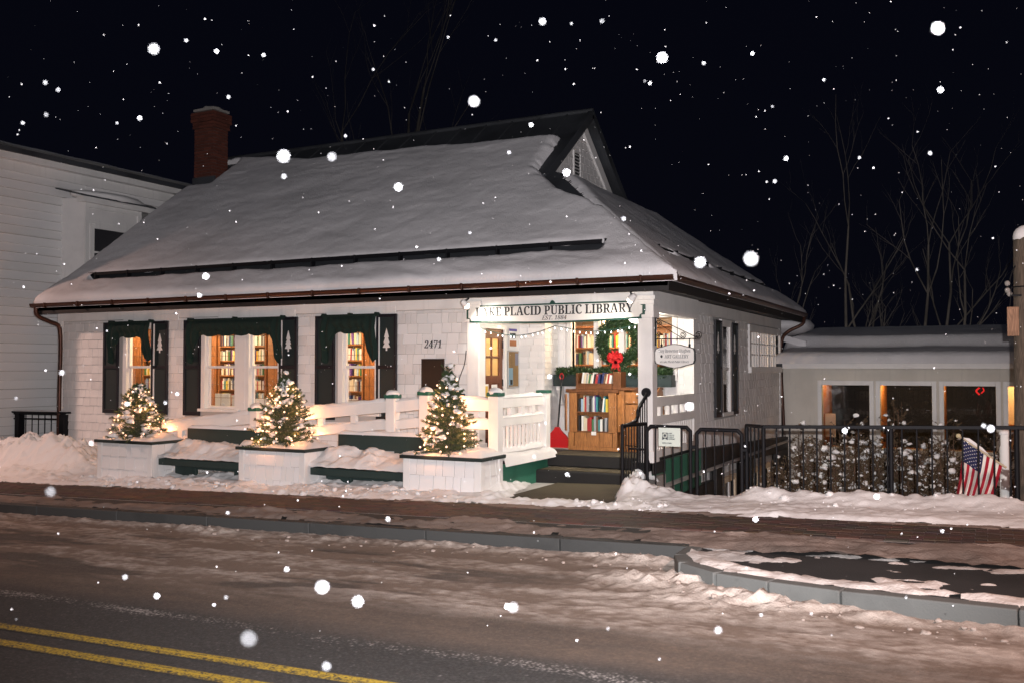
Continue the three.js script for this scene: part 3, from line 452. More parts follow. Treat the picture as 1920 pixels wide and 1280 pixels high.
{ // chimney of laid bricks
  const x0 = -11.94, x1 = -11.36, z0 = -3.86, z1 = -3.4, c = P('chimney', bx(x0 + 0.02, x1 - 0.02, 5.2, 7.6, z0 + 0.02, z1 - 0.02, 0), mat(0.12, 0.09, 0.08, 0.95), lib), g = []; srand(9);
  const brick = (x, y, z, w, d) => { const b = new THREE.BoxGeometry(w, 0.062, d).translate(x, y, z), k = rr(0.7, 1.15), q = [0.115 * k, 0.03 * k, 0.018 * k]; b.setAttribute('color', new THREE.BufferAttribute(new Float32Array(Array.from({ length: 24 }, () => q).flat()), 3)); g.push(b); };
  const row = (a, b, off, put) => { let p = a; const cuts = []; for (let q = a + (off ? 0.1 : 0.205); q < b - 0.04; q += 0.205) cuts.push(q); for (const q of [...cuts, b]) { put((p + q) / 2, q - p - 0.009); p = q; } };
  for (let j = 0; j < 31; j++) { const y = 5.3 + j * 0.073, o = j > 27 ? 0.06 : j > 25 ? 0.03 : 0; for (const z of [z1 + o - 0.05, z0 - o + 0.05]) row(x0 - o, x1 + o, j % 2, (x, w) => brick(x, y, z + rr(-0.002, 0.002), w, 0.1)); for (const x of [x0 - o + 0.05, x1 + o - 0.05]) row(z0 - o + 0.1, z1 + o - 0.1, j % 2, (z, w) => brick(x + rr(-0.002, 0.002), y, z, 0.1, w)); }
  tag(P('brickwork', g, new THREE.MeshStandardMaterial({ vertexColors: true, roughness: 0.92, bumpMap: tFine, bumpScale: 0.003 }), c), null, null, null, 'stuff');
  P('chimney_cap', [bx(x0 - 0.02, x1 + 0.02, 7.56, 7.62, z0 - 0.02, z1 + 0.02), blob(0.3, [0.8, 0.25, 0.6], 4).translate((x0 + x1) / 2, 7.64, (z0 + z1) / 2)], stone, c);
  P('flashing', [beam(V((x0 + x1) / 2, 5.72, -3.3), V((x0 + x1) / 2, 6.3, -4.06), 0.95, 0.08), bx(x0 - 0.04, x1 + 0.04, 5.5, 6.05, -3.45, -3.39)], roofM, c);
}
// snow lying on the roof
const rim = (d, r = 0.16) => (d <= 0 ? 0 : d >= r ? 1 : Math.sqrt(1 - Math.pow(1 - d / r, 2)));
function roofH(u, s) {
  const n = fbm(u * 0.8, s * 1.4, 2), nf = fbm(u * 3, s * 4.5, 6, 3), j = 0.06 * nf;
  const top = mix(6.02 - sm(-11.3, -8.5, u) * 0.55, 5.1, sm(-8.5, -3, u)) + 0.05 * n + 0.1 * fbm(u * 1.1, 3, 9, 2), hip = 0.47 - s * CO;
  let d = Math.min(top - s, u + 11.95, s + 0.09);
  d = Math.min(d, s < 3.62 ? (s > 2.0 ? Math.max(hip - u - 0.34 * sm(2.15, 2.8, s) + 0.05 * nf, -1) : hip - u + 0.12) : -2.82 - 0.03 * (s - 3.6) - u + 0.04 * nf);
  if (s > 3.3 && s < 3.9) d = Math.min(d, -2.72 - u + 0.5 * (3.62 - s) + j);
  const cx = Math.max(-11.95 - u, u + 11.25), cs = Math.max(4.72 - s, s - 5.9); d = Math.min(d, Math.max(cx, cs) + 0.06 * nf);
  const slot = sm(-11.2, -11.0, u) * sm(-0.5, -0.95, u) * (fbm(u * 1.7, 8, 3, 2) > -0.22 ? 1 : 0.35), sd = s - 0.83; if (slot > 0.3) d = Math.min(d, sd > 0 ? sd - 0.0 : -sd - 0.12 + 0.03 * nf);
  const lower = s < 0.83 ? 1 : 0, th = 0.13 + 0.035 * n + (lower ? 0.05 * sm(0.85, 0.1, s) : 0);
  return d <= -0.07 ? NaN : d <= 0 ? d * 0.6 - 0.004 : th * rim(d + j * 0.3, 0.17) + 0.014 * nf * rim(d, 0.3) + (lower ? 0.03 * fbm(u * 2 + s * 3, s * 3, 5, 3) : 0.012 * Math.max(0, fbm(u * 0.6, s * 5, 8, 3)) * sm(4, 5.4, s) * 3);
}
stuff('roof_snow', hf(-11.97, 0.6, -0.1, 6.3, 0.048, roofH, (u, h, s) => [u, RT + s * SI + h * CO, 0.5 - s * CO + h * SI]), snowRoof, 'smooth sheet of snow on the long front slope of the roof', 'snow', true);
stuff('hip_snow', hf(-9.6, 0.6, -0.1, 3.5, 0.048, (w, s) => { const nf = fbm(w * 3, s * 4, 3, 3), n = fbm(w * 0.8, s, 7), hipF = 0.5 - s * CO - w, slot = w < -0.9 && fbm(w * 1.3, 2, 1, 2) > -0.15, sd = s - 0.83; let d = Math.min(3.42 - s, s + 0.09, hipF + 0.12, w + 9.4 - s * CO + 0.1); if (s > 2.3) d = Math.min(d, hipF - 0.1 + 0.04 * nf); if (slot) d = Math.min(d, sd > 0 ? sd - 0.01 : -sd - 0.04); return d <= -0.07 ? NaN : d <= 0 ? d * 0.6 - 0.004 : (0.13 + 0.04 * n) * rim(d, 0.17) + 0.014 * nf; }, (w, h, s) => [0.45 - s * CO + h * SI, RT + s * SI + h * CO, w]), snowRoof, 'snow on the hipped end slope of the roof above the side wall', 'snow', true);
one('snow_guard_rail', 'thin dark snow guard rail along the front roof slope', 'snow guard', [beam(V(-11.3, RT + 0.83 * SI + 0.1, 0.5 - 0.83 * CO + 0.06), V(-0.7, RT + 0.83 * SI + 0.1, 0.5 - 0.83 * CO + 0.06), 0.02, 0.06), ...Array.from({ length: 13 }, (_, i) => bx(-11.1 + i * 0.87, -11.075 + i * 0.87, RT + 0.83 * SI - 0.02, RT + 0.83 * SI + 0.135, 0.5 - 0.83 * CO - 0.02, 0.5 - 0.83 * CO + 0.08))], ironM);
one('snow_guard_rail', 'thin dark snow guard rail along the hipped end roof slope', 'snow guard', [rod(V(0.45 - 0.83 * CO + 0.05, RT + 0.83 * SI + 0.09, -0.8), V(0.45 - 0.83 * CO + 0.05, RT + 0.83 * SI + 0.09, -8.6), 0.016), ...Array.from({ length: 9 }, (_, i) => bx(0.45 - 0.83 * CO - 0.02, 0.45 - 0.83 * CO + 0.08, RT + 0.83 * SI - 0.02, RT + 0.83 * SI + 0.13, -1 - i * 0.9, -0.97 - i * 0.9))], ironM);
// ---------------------------------------------------------------- rooms behind the windows
P('room_floor', bx(-11.8, -0.15, 0.36, FL - 0.01, -4.7, -2.4, 0), roomWood, lib); P('room_floor', bx(-11.8, -2.92, 0.36, FL - 0.01, -2.4, -0.15, 0), roomWood, lib);
P('room_ceiling', bx(-11.85, -0.14, 2.68, 2.74, -9.05, -0.14, 0), mat(0.7, 0.66, 0.6, 0.9), lib);
P('room_wall', bx(-11.85, -0.14, 0.36, 2.68, -4.8, -4.7, 0), roomWall, lib); P('room_wall', bx(-11.84, -11.78, 0.36, 2.68, -4.7, -0.15, 0), roomWall, lib); P('room_wall', bx(-2.98, -2.91, 0.36, 2.68, -4.7, -1.62, 0), roomWall, lib);
const books = []; // [x, y, z, w, h, d, turn, lean, colour, where]
const bookCols = [['navy', 0.02, 0.03, 0.1], ['white', 0.7, 0.69, 0.66], ['red', 0.35, 0.03, 0.03], ['black', 0.02, 0.02, 0.022], ['teal', 0.04, 0.2, 0.22], ['cream', 0.6, 0.52, 0.38], ['grey', 0.3, 0.31, 0.33], ['brown', 0.14, 0.07, 0.04], ['yellow', 0.6, 0.45, 0.05], ['purple', 0.13, 0.06, 0.25], ['green', 0.05, 0.16, 0.07], ['pale blue', 0.3, 0.42, 0.55]].map(([n, r, g, b]) => [n, mat(r, g, b, 0.5)]);
function bookRow(x0, x1, y, z, hMax, where, lean = 0) { for (let x = x0; x < x1 - 0.02;) { const w = rr(0.018, 0.045), h = hMax * rr(0.74, 1); if (x + w > x1) break; books.push([x + w / 2, y, z - rr(0, 0.02), w - 0.002, h, 0.16, 0, lean + (rnd() < 0.06 ? rr(-0.12, 0.12) : 0), pick([0, 1, 1, 2, 3, 3, 4, 5, 5, 6, 6, 7, 7, 8, 9, 10, 11, 1, 5]), where]); x += w + (rnd() < 0.06 ? 0.03 : 0); } }
function bookcase(label, x0, x1, y0, y1, z, ys, where, hMax, cols = []) { // front at z, 0.26 deep
  const b = thing('bookcase', label, 'bookcase', [(x0 + x1) / 2, y0, z - 0.13], 'wooden bookcases inside the lit rooms');
  P('side_panel', bx(x0, x0 + 0.03, y0, y1, z - 0.26, z), roomWood, b); P('side_panel', bx(x1 - 0.03, x1, y0, y1, z - 0.26, z), roomWood, b); P('back_panel', bx(x0, x1, y0, y1, z - 0.28, z - 0.26, 0), roomWood, b); P('top_panel', bx(x0, x1, y1, y1 + 0.04, z - 0.27, z + 0.01), roomWood, b);
  for (const y of ys) { P('shelf', bx(x0 + 0.03, x1 - 0.03, y - 0.025, y, z - 0.26, z - 0.005), roomWood, b); let a = x0 + 0.035; for (const c of [...cols, x1 - 0.03]) { bookRow(a, c - 0.005, y, z - 0.02 - 0.08, hMax, (ys.length === 3 ? ['lower', 'middle', 'upper'] : ['lowest', 'second', 'third', 'fourth', 'fifth'])[ys.indexOf(y)] + ' shelf of the ' + where); a = c + 0.025; } }
  for (const c of cols) P('upright', bx(c, c + 0.022, y0, y1, z - 0.26, z - 0.002), roomWood, b);
  return b;
}
srand(31);
bookcase('wooden bookcase behind the porch window and wreath', -2.6, -0.5, FL, 2.44, -3.3, [1.5, 1.8, 2.1], 'porch window bookcase', 0.24, [-2.05, -1.3]);
bookcase('tall bookcase seen through the front window nearest the porch', -6.5, -5.84, FL, 2.5, -1.5, [1.04, 1.32, 1.6, 1.88, 2.16], 'right window bookcase', 0.22);
bookcase('wide bookcase seen through the double front window', -9.3, -8.1, FL, 2.55, -1.5, [1.04, 1.32, 1.6, 1.88, 2.16], 'double window bookcase', 0.22, [-8.75]);
bookcase('narrow bookcase seen through the front window nearest the clapboard house', -10.82, -10.3, FL, 2.5, -1.0, [1.04, 1.32, 1.6, 1.88], 'left window bookcase', 0.22);
one('wood_column', 'broad wooden column right of the bookcase in the double front window', 'column', bx(-8.04, -7.3, FL, 2.66, -1.8, -1.5), roomWood); one('wood_column', 'broad wooden column in the front window nearest the porch', 'column', bx(-5.8, -5.2, FL, 2.66, -1.8, -1.5), roomWood); one('wood_column', 'wooden post left of the bookcase in the double front window', 'column', bx(-9.75, -9.36, FL, 2.66, -1.75, -1.5), roomWood);
{
  const s = thing('slatted_screen', 'upright wooden slatted screen in the front window farthest from the porch', 'screen', [-11.2, FL, -1.0]);
  for (let i = 0; i < 20; i++) P('slat', bx(-11.75 + i * 0.045, -11.72 + i * 0.045, FL, 2.5, -1.02, -1.0), roomWood, s);
  P('rail', [bx(-11.76, -10.85, 1.3, 1.33, -1.04, -1.02), bx(-11.76, -10.85, 2.1, 2.13, -1.04, -1.02)], pineDark, s);
}
const paper = mat(0.75, 0.74, 0.72, 0.7), plastic = mat(0.55, 0.55, 0.56, 0.5);
{
  const d = thing('reading_desk', 'low white desk with boxes just inside the double front window', 'desk', [-7.9, FL, -0.55]);
  P('desk_top', bx(-9.0, -6.5, 1.0, 1.04, -0.85, -0.3), plastic, d); for (const x of [-8.9, -6.6]) P('leg', bx(x, x + 0.06, FL, 1.0, -0.6, -0.5), plastic, d);
  one('monitor', 'white box shaped monitor in the left half of the double front window', 'monitor', [bx(-8.55, -8.2, 1.05, 1.27, -0.7, -0.66), bx(-8.42, -8.33, 1.04, 1.1, -0.72, -0.6)], plastic);
  one('monitor', 'pale monitor beside the mullion of the double front window', 'monitor', [bx(-8.1, -7.8, 1.05, 1.25, -0.66, -0.62), bx(-8.0, -7.9, 1.04, 1.1, -0.7, -0.6)], plastic);
  one('paper_tray', 'grey paper tray in the right half of the double front window', 'tray', [bx(-7.3, -7.0, 1.04, 1.2, -0.6, -0.35)], paper);
  one('chair_back', 'white chair back low in the front window nearest the porch', 'chair', [bx(-5.45, -5.2, 0.95, 1.22, -0.5, -0.46), bx(-5.45, -5.42, FL, 0.95, -0.5, -0.46), bx(-5.23, -5.2, FL, 0.95, -0.5, -0.46), bx(-5.45, -5.2, 0.86, 0.9, -0.5, -0.15)], plastic);
}
function globe(x, y, z, r, cd, col, label, k = 6) {
  const l = thing('ceiling_lamp', label, 'lamp', [x, y, z], 'warm ceiling lamps in the rooms');
  P('bulb', new THREE.SphereGeometry(r, 16, 12).translate(x, y, z), glow(...col, k), l); P('stem', rod(V(x, y + r * 0.9, z), V(x, y + r + 0.14, z), 0.012), ink, l);
  const p = new THREE.PointLight(lin(...col), cd, 0, 2); p.castShadow = true; p.shadow.radius = 4; p.position.set(0, 0, 0); l.add(p); return l;
}
const INDOOR = [1, 0.68, 0.36];
globe(-9.0, 2.42, -0.7, 0.09, 5, INDOOR, 'globe lamp in the room behind the double front window');
globe(-10.7, 2.42, -0.55, 0.09, 3, INDOOR, 'globe lamp in the room behind the farthest front window');
globe(-5.7, 2.42, -0.6, 0.09, 5, INDOOR, 'globe lamp in the room behind the front window nearest the porch');
globe(-1.6, 2.5, -2.6, 0.07, 4.5, INDOOR, 'globe lamp in the room behind the porch window'); globe(-3.6, 2.3, -1.0, 0.1, 4, INDOOR, 'globe lamp in the hall behind the wooden door'); globe(-0.9, 2.2, -7.4, 0.1, 4.5, INDOOR, 'globe lamp in the room behind the side lattice window');
// ---------------------------------------------------------------- porch things
{
  const s = thing('library_sign', 'long white sign with dark capital letters and green border across the porch', 'sign', [-1.37, 2.38, 0.12]);
  const edge = (o) => { const p = []; const L = -2.77 - o, R = 0.01 + o, T = 2.655 + o, B = 2.41 - o, n = 0.05; p.push([L + n, B], ...Array.from({ length: 13 }, (_, i) => { const t = (i + 1) / 14; return [mix(L, R, t), B - 0.035 * Math.sin(Math.PI * t)]; }), [R - n, B], [R - n, B + n], [R, B + n], [R, T - n], [R - n, T - n], [R - n, T], [-1.33, T + 0.0], [-1.35, T + 0.03], [-1.37, T + 0.045], [-1.39, T + 0.03], [-1.41, T], [L + n, T], [L + n, T - n], [L, T - n], [L, B + n], [L + n, B + n]); return p; };
  P('border', shapeGeo(edge(0.0).map(([x, y]) => [x, y]), 0.03).translate(0, 0, 0.105), signGreen, s);
  const inner = []; { const L = -2.735, R = -0.025, T = 2.632, B = 2.432; const arc = (cx, cy, a) => { for (let i = 0; i <= 6; i++) { const t = a - Math.PI / 2 * i / 6; inner.push([cx + 0.045 * Math.cos(t), cy + 0.045 * Math.sin(t)]); } }; arc(L, B, Math.PI / 2); for (let i = 1; i < 14; i++) { const t = i / 14; inner.push([mix(L + 0.045, R - 0.045, t), B - 0.032 * Math.sin(Math.PI * t)]); } arc(R, B, Math.PI); arc(R, T, -Math.PI / 2); arc(L, T, 0); }
  P('board', shapeGeo(inner, 0.012).translate(0, 0, 0.132), signWhite, s);
  P('lettering', text('LAKE PLACID PUBLIC LIBRARY', 'serif_bold', 0.13, 2.46, 0.004).translate(-1.38, 2.558, 0.144), ink, s);
  P('lettering', text('EST. 1884', 'serif_regular', 0.058, 0.38, 0.004, 0.25).translate(-1.33, 2.45, 0.144), ink, s);
}
function flood(x, aim, label, cd) {
  const l = thing('sign_floodlight', label, 'lamp', [x, 2.8, 0.42], 'small floodlights above the porch sign'); const h = V(x, 2.63, 0.52), d = aim.clone().sub(h).normalize();
  P('bracket', [tube([V(x, 2.8, 0.4), V(x, 2.72, 0.5), h.clone().addScaledVector(d, -0.1)], 0.014, 12, 6), bx(x - 0.05, x + 0.05, 2.78, 2.8, 0.36, 0.46)], ink, l);
  P('lamp_shade', rod(h.clone().addScaledVector(d, -0.11), h.clone().addScaledVector(d, -0.02), 0.03, 0.055, 14), trim, l);
  P('bulb', new THREE.SphereGeometry(0.042, 14, 10).translate(h.x + d.x * 0.0, h.y + d.y * 0.0, h.z), glow(1, 0.84, 0.62, 14), l);
  const s = new THREE.SpotLight(lin(1, 0.9, 0.76), cd, 0, 1.0, 0.7, 2); s.castShadow = true; s.shadow.radius = 2; s.position.copy(h).addScaledVector(d, 0.055).sub(l._w); s.target.position.copy(aim).sub(l._w); l.add(s, s.target);
}
flood(-2.55, V(-2.3, 2.2, 0.05), 'small bright floodlight shining on the left end of the porch sign', 3);
flood(-0.06, V(-0.9, 1.9, 0.2), 'small floodlight angled over the right end of the porch sign', 3.5);
{
  const l = thing('porch_lamp', 'bright round porch lamp behind the right end of the sign', 'lamp', [-0.28, 2.6, -0.32]);
  P('base', rod(V(-0.28, 2.6, -0.32), V(-0.28, 2.54, -0.32), 0.09, 0.09, 16), trim, l); P('bulb', new THREE.SphereGeometry(0.1, 18, 14).scale(1, 0.75, 1).translate(-0.28, 2.44, -0.32), glow(1, 0.93, 0.82, 6), l); P('stem', rod(V(-0.28, 2.55, -0.32), V(-0.28, 2.5, -0.32), 0.03), ink, l);
  const p = new THREE.PointLight(lin(1, 0.91, 0.77), 8.5, 0, 2); p.castShadow = true; p.shadow.radius = 4; p.position.set(0, -0.16, 0); l.add(p);
}
{ // string of white bulbs under the sign
  const st = thing('string_lights', 'string of small white bulbs drooping under the porch sign', 'string lights', [-1.35, 2.3, 0.06]), pts = [];
  const sag = (x) => { const t = (x + 2.6) / 2.5; return 2.36 - 0.13 * Math.sin(Math.PI * clamp(t * 2)) * (t < 0.5 ? 1 : 0) - (t >= 0.5 ? 0.09 * Math.sin(Math.PI * clamp(t * 2 - 1)) : 0) - 0.02; };
  for (let i = 0; i <= 40; i++) { const x = -2.6 + 2.5 * i / 40; pts.push(V(x, sag(x) + 0.01 * fbm(i, 2, 1, 2), 0.06 + 0.02 * fbm(i, 5, 2, 2))); }
  P('wire', tube(pts, 0.005, 120, 5), signGreen, st); srand(77); const bm = glow(0.95, 0.97, 1, 3), bg = new THREE.SphereGeometry(0.0085, 8, 6).scale(1, 1.9, 1);
  for (let i = 0; i < 27; i++) { const x = -2.56 + 2.42 * i / 26 + rr(-0.025, 0.025), m = new THREE.Mesh(bg, bm); m.name = 'bulb'; m.position.set(x, sag(x) - 0.022 - rr(0, 0.016), 0.06 + rr(-0.01, 0.01)).sub(st._w); m.rotation.z = rr(-0.5, 0.5); st.add(m); }
  for (const x of [-2.1, -0.7]) { const p = new THREE.PointLight(lin(0.95, 0.97, 1), 0.12, 0, 2); p.castShadow = true; p.position.set(x, sag(x) - 0.06, 0.06).sub(st._w); st.add(p); }
}
// evergreen sprays: many small leaf faces around a set of points
function leaves(n, at, len, wid, spread = 1) {
  const pos = [], d = V(), s = V(), u = V();
  for (let i = 0; i < n; i++) { const [p, dir] = at(i); d.copy(dir).add(V(rr(-1, 1), rr(-1, 1), rr(-1, 1)).multiplyScalar(spread)).normalize(); s.set(rr(-1, 1), rr(-1, 1), rr(-1, 1)).cross(d).normalize(); const L = len * rr(0.6, 1.2), w = wid * rr(0.7, 1.3); u.copy(p).addScaledVector(d, L); const m = p.clone().addScaledVector(d, L * 0.45); pos.push(p.x, p.y, p.z, m.x + s.x * w, m.y + s.y * w, m.z + s.z * w, u.x, u.y, u.z, p.x, p.y, p.z, u.x, u.y, u.z, m.x - s.x * w, m.y - s.y * w, m.z - s.z * w); }
  const g = new THREE.BufferGeometry(); g.setAttribute('position', new THREE.BufferAttribute(new Float32Array(pos), 3)); g.computeVertexNormals(); g.setAttribute('uv', new THREE.BufferAttribute(new Float32Array(pos.length / 3 * 2), 2)); return g;
}
{
  srand(41); const c = V(-1.17, 2.16, -2.06), w = thing('wreath', 'round evergreen wreath with red bow hanging before the porch window', 'wreath', [-1.17, 1.8, -2.06]);
  const ring = (i) => { const t = i * 2.399, q = rr(0, 6.28), r = 0.09 * Math.sqrt(rnd()), R = 0.31 + r * Math.cos(q), o = V(Math.cos(t), Math.sin(t), 0); return [c.clone().addScaledVector(o, R).add(V(0, 0, r * Math.sin(q) * 0.8)), o.clone().multiplyScalar(Math.cos(q)).add(V(-o.y * 0.6, o.x * 0.6, Math.sin(q)))]; };
  P('hoop', new THREE.TorusGeometry(0.31, 0.045, 8, 40).translate(c.x, c.y, c.z), box[0], w); const f = P('foliage', leaves(4200, ring, 0.05, 0.009), box[0], w); P('foliage', leaves(2600, ring, 0.055, 0.008), box[1], w);
  const loop = (a, s) => { const pts = [V(0, 0, 0), V(Math.cos(a) * s, Math.sin(a) * s * 0.8 + 0.03, 0.05), V(Math.cos(a) * s * 1.25, Math.sin(a) * s + 0.0, 0.02), V(Math.cos(a) * s * 0.7, Math.sin(a) * s * 0.6 - 0.05, 0.0), V(0, 0, 0.01)]; return tube(pts, 0.024, 20, 5).scale(1, 1, 1).translate(-1.2, 1.9, -1.96); };
  P('bow', [...[0.5, 2.6, 1.2, 1.95, -0.3, 3.4, 0.1, 3.0].map((a) => loop(a, 0.095)), blob(0.05, [1, 1, 0.8], 2).translate(-1.2, 1.9, -1.94), ...[[-0.05, -0.2], [0.09, -0.23], [0.02, -0.17]].map(([a, b]) => beam(V(-1.2, 1.89, -1.95), V(-1.2 + a, 1.89 + b, -1.95), 0.055, 0.006, 0, V(0, 0, 1)))], bowRed, w);
}
{
  const w = thing('window_box', 'dark green window box filled with evergreen sprays below porch window', 'planter box', [-1.27, 1.44, -2.05]);
  P('box', [bx(-2.29, -0.26, 1.44, 1.46, -2.16, -1.92), bx(-2.29, -0.26, 1.46, 1.63, -1.95, -1.92), bx(-2.29, -0.26, 1.46, 1.63, -2.16, -2.13), bx(-2.29, -2.26, 1.46, 1.63, -2.13, -1.95), bx(-0.29, -0.26, 1.46, 1.63, -2.13, -1.95)], mat(0.018, 0.038, 0.04, 0.6, { map: tPatch }), w);
  for (const x of [-2.2, -0.45]) P('bracket', shapeGeo([[0, 0], [0.2, 0], [0.2, -0.06], [0.12, -0.14], [0.06, -0.3], [0, -0.34]], 0.06).rotateY(-Math.PI / 2).translate(x, 1.44, -2.18), trim, w);
  srand(43); const fl = (i) => { const x = rr(-2.24, -0.3), k = rnd(); return [V(x, 1.58 + 0.14 * k + 0.05 * fbm(x * 4, 1, 1, 2), -2.05 + rr(-0.1, 0.12)), V(rr(-0.7, 0.7), 0.5, rr(-0.2, 0.9))]; };
  P('foliage', leaves(5200, fl, 0.07, 0.011), box[0], w); P('foliage', leaves(3200, fl, 0.075, 0.01), box[1], w);
}
{ // book cabinets on the porch
  const z = -1.3, c = thing('book_cabinet', 'pine book cabinet with two open shelves of books on the porch', 'bookcase', [-1.33, FL, -1.5]);
  P('side_panel', bx(-1.73, -1.7, FL, 1.36, z - 0.36, z), pine, c); P('side_panel', bx(-0.97, -0.94, FL, 1.36, z - 0.36, z), pine, c); P('top_panel', bx(-1.78, -0.9, 1.36, 1.41, z - 0.38, z + 0.02), pineDark, c);
  for (let i = 0; i < 7; i++) P('back_plank', bx(-1.7 + i * 0.104, -1.598 + i * 0.104, FL, 1.36, z - 0.37, z - 0.35, 0.003), pine, c);
  for (const y of [1.06, 0.76]) P('shelf', bx(-1.7, -0.97, y - 0.025, y, z - 0.35, z - 0.01), pineDark, c);
  P('stile', bx(-1.7, -1.6, 0.74, 1.36, z - 0.02, z + 0.01), pine, c); P('stile', bx(-1.07, -0.97, 0.74, 1.36, z - 0.02, z + 0.01), pine, c); P('rail', bx(-1.6, -1.07, 1.33, 1.36, z - 0.02, z + 0.008), pineDark, c);
  for (let i = 0; i < 3; i++) P('front_plank', bx(-1.64 + i * 0.21, -1.434 + i * 0.21, 0.52, 0.735, z - 0.02, z, 0.004), pine, c);
  P('base_rail', [bx(-1.75, -0.92, FL, 0.52, z - 0.03, z + 0.012), bx(-1.74, -1.65, 0.52, 0.735, z - 0.02, z + 0.01), bx(-1.0, -0.93, 0.52, 0.735, z - 0.02, z + 0.01)], pine, c);
  for (const [x, a] of [[-1.76, 0.42], [-0.91, -0.42]]) { const s = Math.sign(a), d = P('door', beam(V(x, 0.75, z + 0.02), V(x, 1.34, z + 0.02), 0.02, 0.03).translate(0, 0, 0), pineDark, c); P('door_panel', [bx(0, 0.16, 0.76, 1.33, -0.012, 0.012, 0.004)].map((g) => g.rotateY(s > 0 ? Math.PI - 1.05 : 0.9).translate(x, 0, z + 0.03)), pine, d); }
  P('price_card', bx(-1.35, -1.27, 0.7, 0.755, z + 0.012, z + 0.016, 0), paper, c);
  srand(51); bookRow(-1.59, -1.08, 1.06, z - 0.1, 0.26, 'upper shelf of the porch cabinet'); bookRow(-1.59, -1.08, 0.76, z - 0.1, 0.24, 'lower shelf of the porch cabinet');
  const b = thing('book_tray', 'open wooden tray of leaning books on top of the porch cabinet', 'book tray', [-1.32, 1.41, -1.5]);
  P('end_panel', bx(-1.64, -1.61, 1.41, 1.66, z - 0.32, z - 0.06), pineDark, b); P('end_panel', bx(-1.03, -0.9, 1.41, 1.68, z - 0.32, z - 0.08), pineDark, b); P('shelf', bx(-1.61, -1.03, 1.48, 1.5, z - 0.32, z - 0.06), pineDark, b); P('front_board', bx(-1.61, -1.03, 1.41, 1.48, z - 0.08, z - 0.06), pineDark, b); P('back_panel', bx(-1.61, -1.03, 1.5, 1.66, z - 0.33, z - 0.31), pineDark, b);
  bookRow(-1.56, -1.06, 1.5, z - 0.15, 0.17, 'leaning row in the porch book tray', -0.16);
  const k = thing('porch_cabinet', 'pine cupboard with drawer and sloping sides beside the porch book cabinet', 'cupboard', [-0.6, FL, -1.5]);
  P('body', [bx(-0.9, -0.82, FL, 1.4, z - 0.4, z - 0.02), bx(-0.34, -0.3, FL, 1.1, z - 0.4, z - 0.02), bx(-0.82, -0.34, FL, 0.54, z - 0.4, z - 0.02), bx(-0.82, -0.34, 0.54, 1.4, z - 0.4, z - 0.36, 0), shapeGeo([[0, 0], [0.36, 0], [0.3, 0.3], [0.16, 0.36], [0, 0.3]], 0.04).rotateY(Math.PI / 2).translate(-0.34, 1.08, z - 0.02)], pine, k);
  P('top_panel', bx(-0.92, -0.32, 1.4, 1.44, z - 0.4, z), pineDark, k); const dr = P('drawer', bx(-0.81, -0.35, 1.2, 1.37, z - 0.06, z - 0.025), pine, k); P('pull', bx(-0.62, -0.54, 1.28, 1.3, z - 0.025, z - 0.01), ink, dr);
  for (const [y0, y1] of [[0.9, 1.18], [0.56, 0.87]]) { const d = P('door', bx(-0.81, -0.35, y0, y1, z - 0.06, z - 0.035), pine, k); for (let i = 0; i < 4; i++) P('plank', bx(-0.78 + i * 0.1, -0.682 + i * 0.1, y0 + 0.03, y1 - 0.03, z - 0.04, z - 0.028, 0.003), pine, d); }
}
{
  const s = thing('snow_scoop', 'red snow scoop with long dark handle leaning by the porch window', 'snow scoop', [-1.97, FL, -1.4]);
  const pan = hf(-0.2, 0.2, 0, 0.42, 0.03, (x, t) => 0.03 + 0.05 * Math.pow(Math.abs(x) / 0.2, 3) + 0.1 * sm(0.3, 0.42, t)); P('pan', [pan.clone().translate(-1.95, FL + 0.0, -1.72), bx(-2.16, -1.74, FL + 0.02, FL + 0.16, -1.32, -1.3), bx(-2.17, -2.14, FL + 0.02, FL + 0.15, -1.7, -1.3), bx(-1.76, -1.73, FL + 0.02, FL + 0.15, -1.7, -1.3), shapeGeo([[-0.2, 0], [0.2, 0], [0.06, 0.13], [0.03, 0.18], [-0.03, 0.18], [-0.06, 0.13]], 0.04, 0.006).translate(-1.95, FL + 0.16, -1.36)], red, s);
  P('edge', bx(-2.16, -1.74, FL + 0.0, FL + 0.025, -1.32, -1.28), mat(0.5, 0.5, 0.5, 0.3, { metalness: 0.8 }), s); P('handle', rod(V(-1.95, 0.78, -1.36), V(-2.06, 1.56, -1.76), 0.014), ink, s);
  P('grip', new THREE.TorusGeometry(0.04, 0.011, 8, 20).scale(0.8, 1.2, 1).translate(-2.07, 1.6, -1.78), red, s);
}
one('wire_hoop', 'dark round hoop leaning on the wall behind the white porch railing', 'hoop', [new THREE.TorusGeometry(0.22, 0.014, 8, 30).rotateY(1.1).translate(-2.55, 0.72, -1.1), new THREE.TorusGeometry(0.17, 0.01, 8, 30).rotateY(1.1).translate(-2.55, 0.68, -1.08)], pineDark);
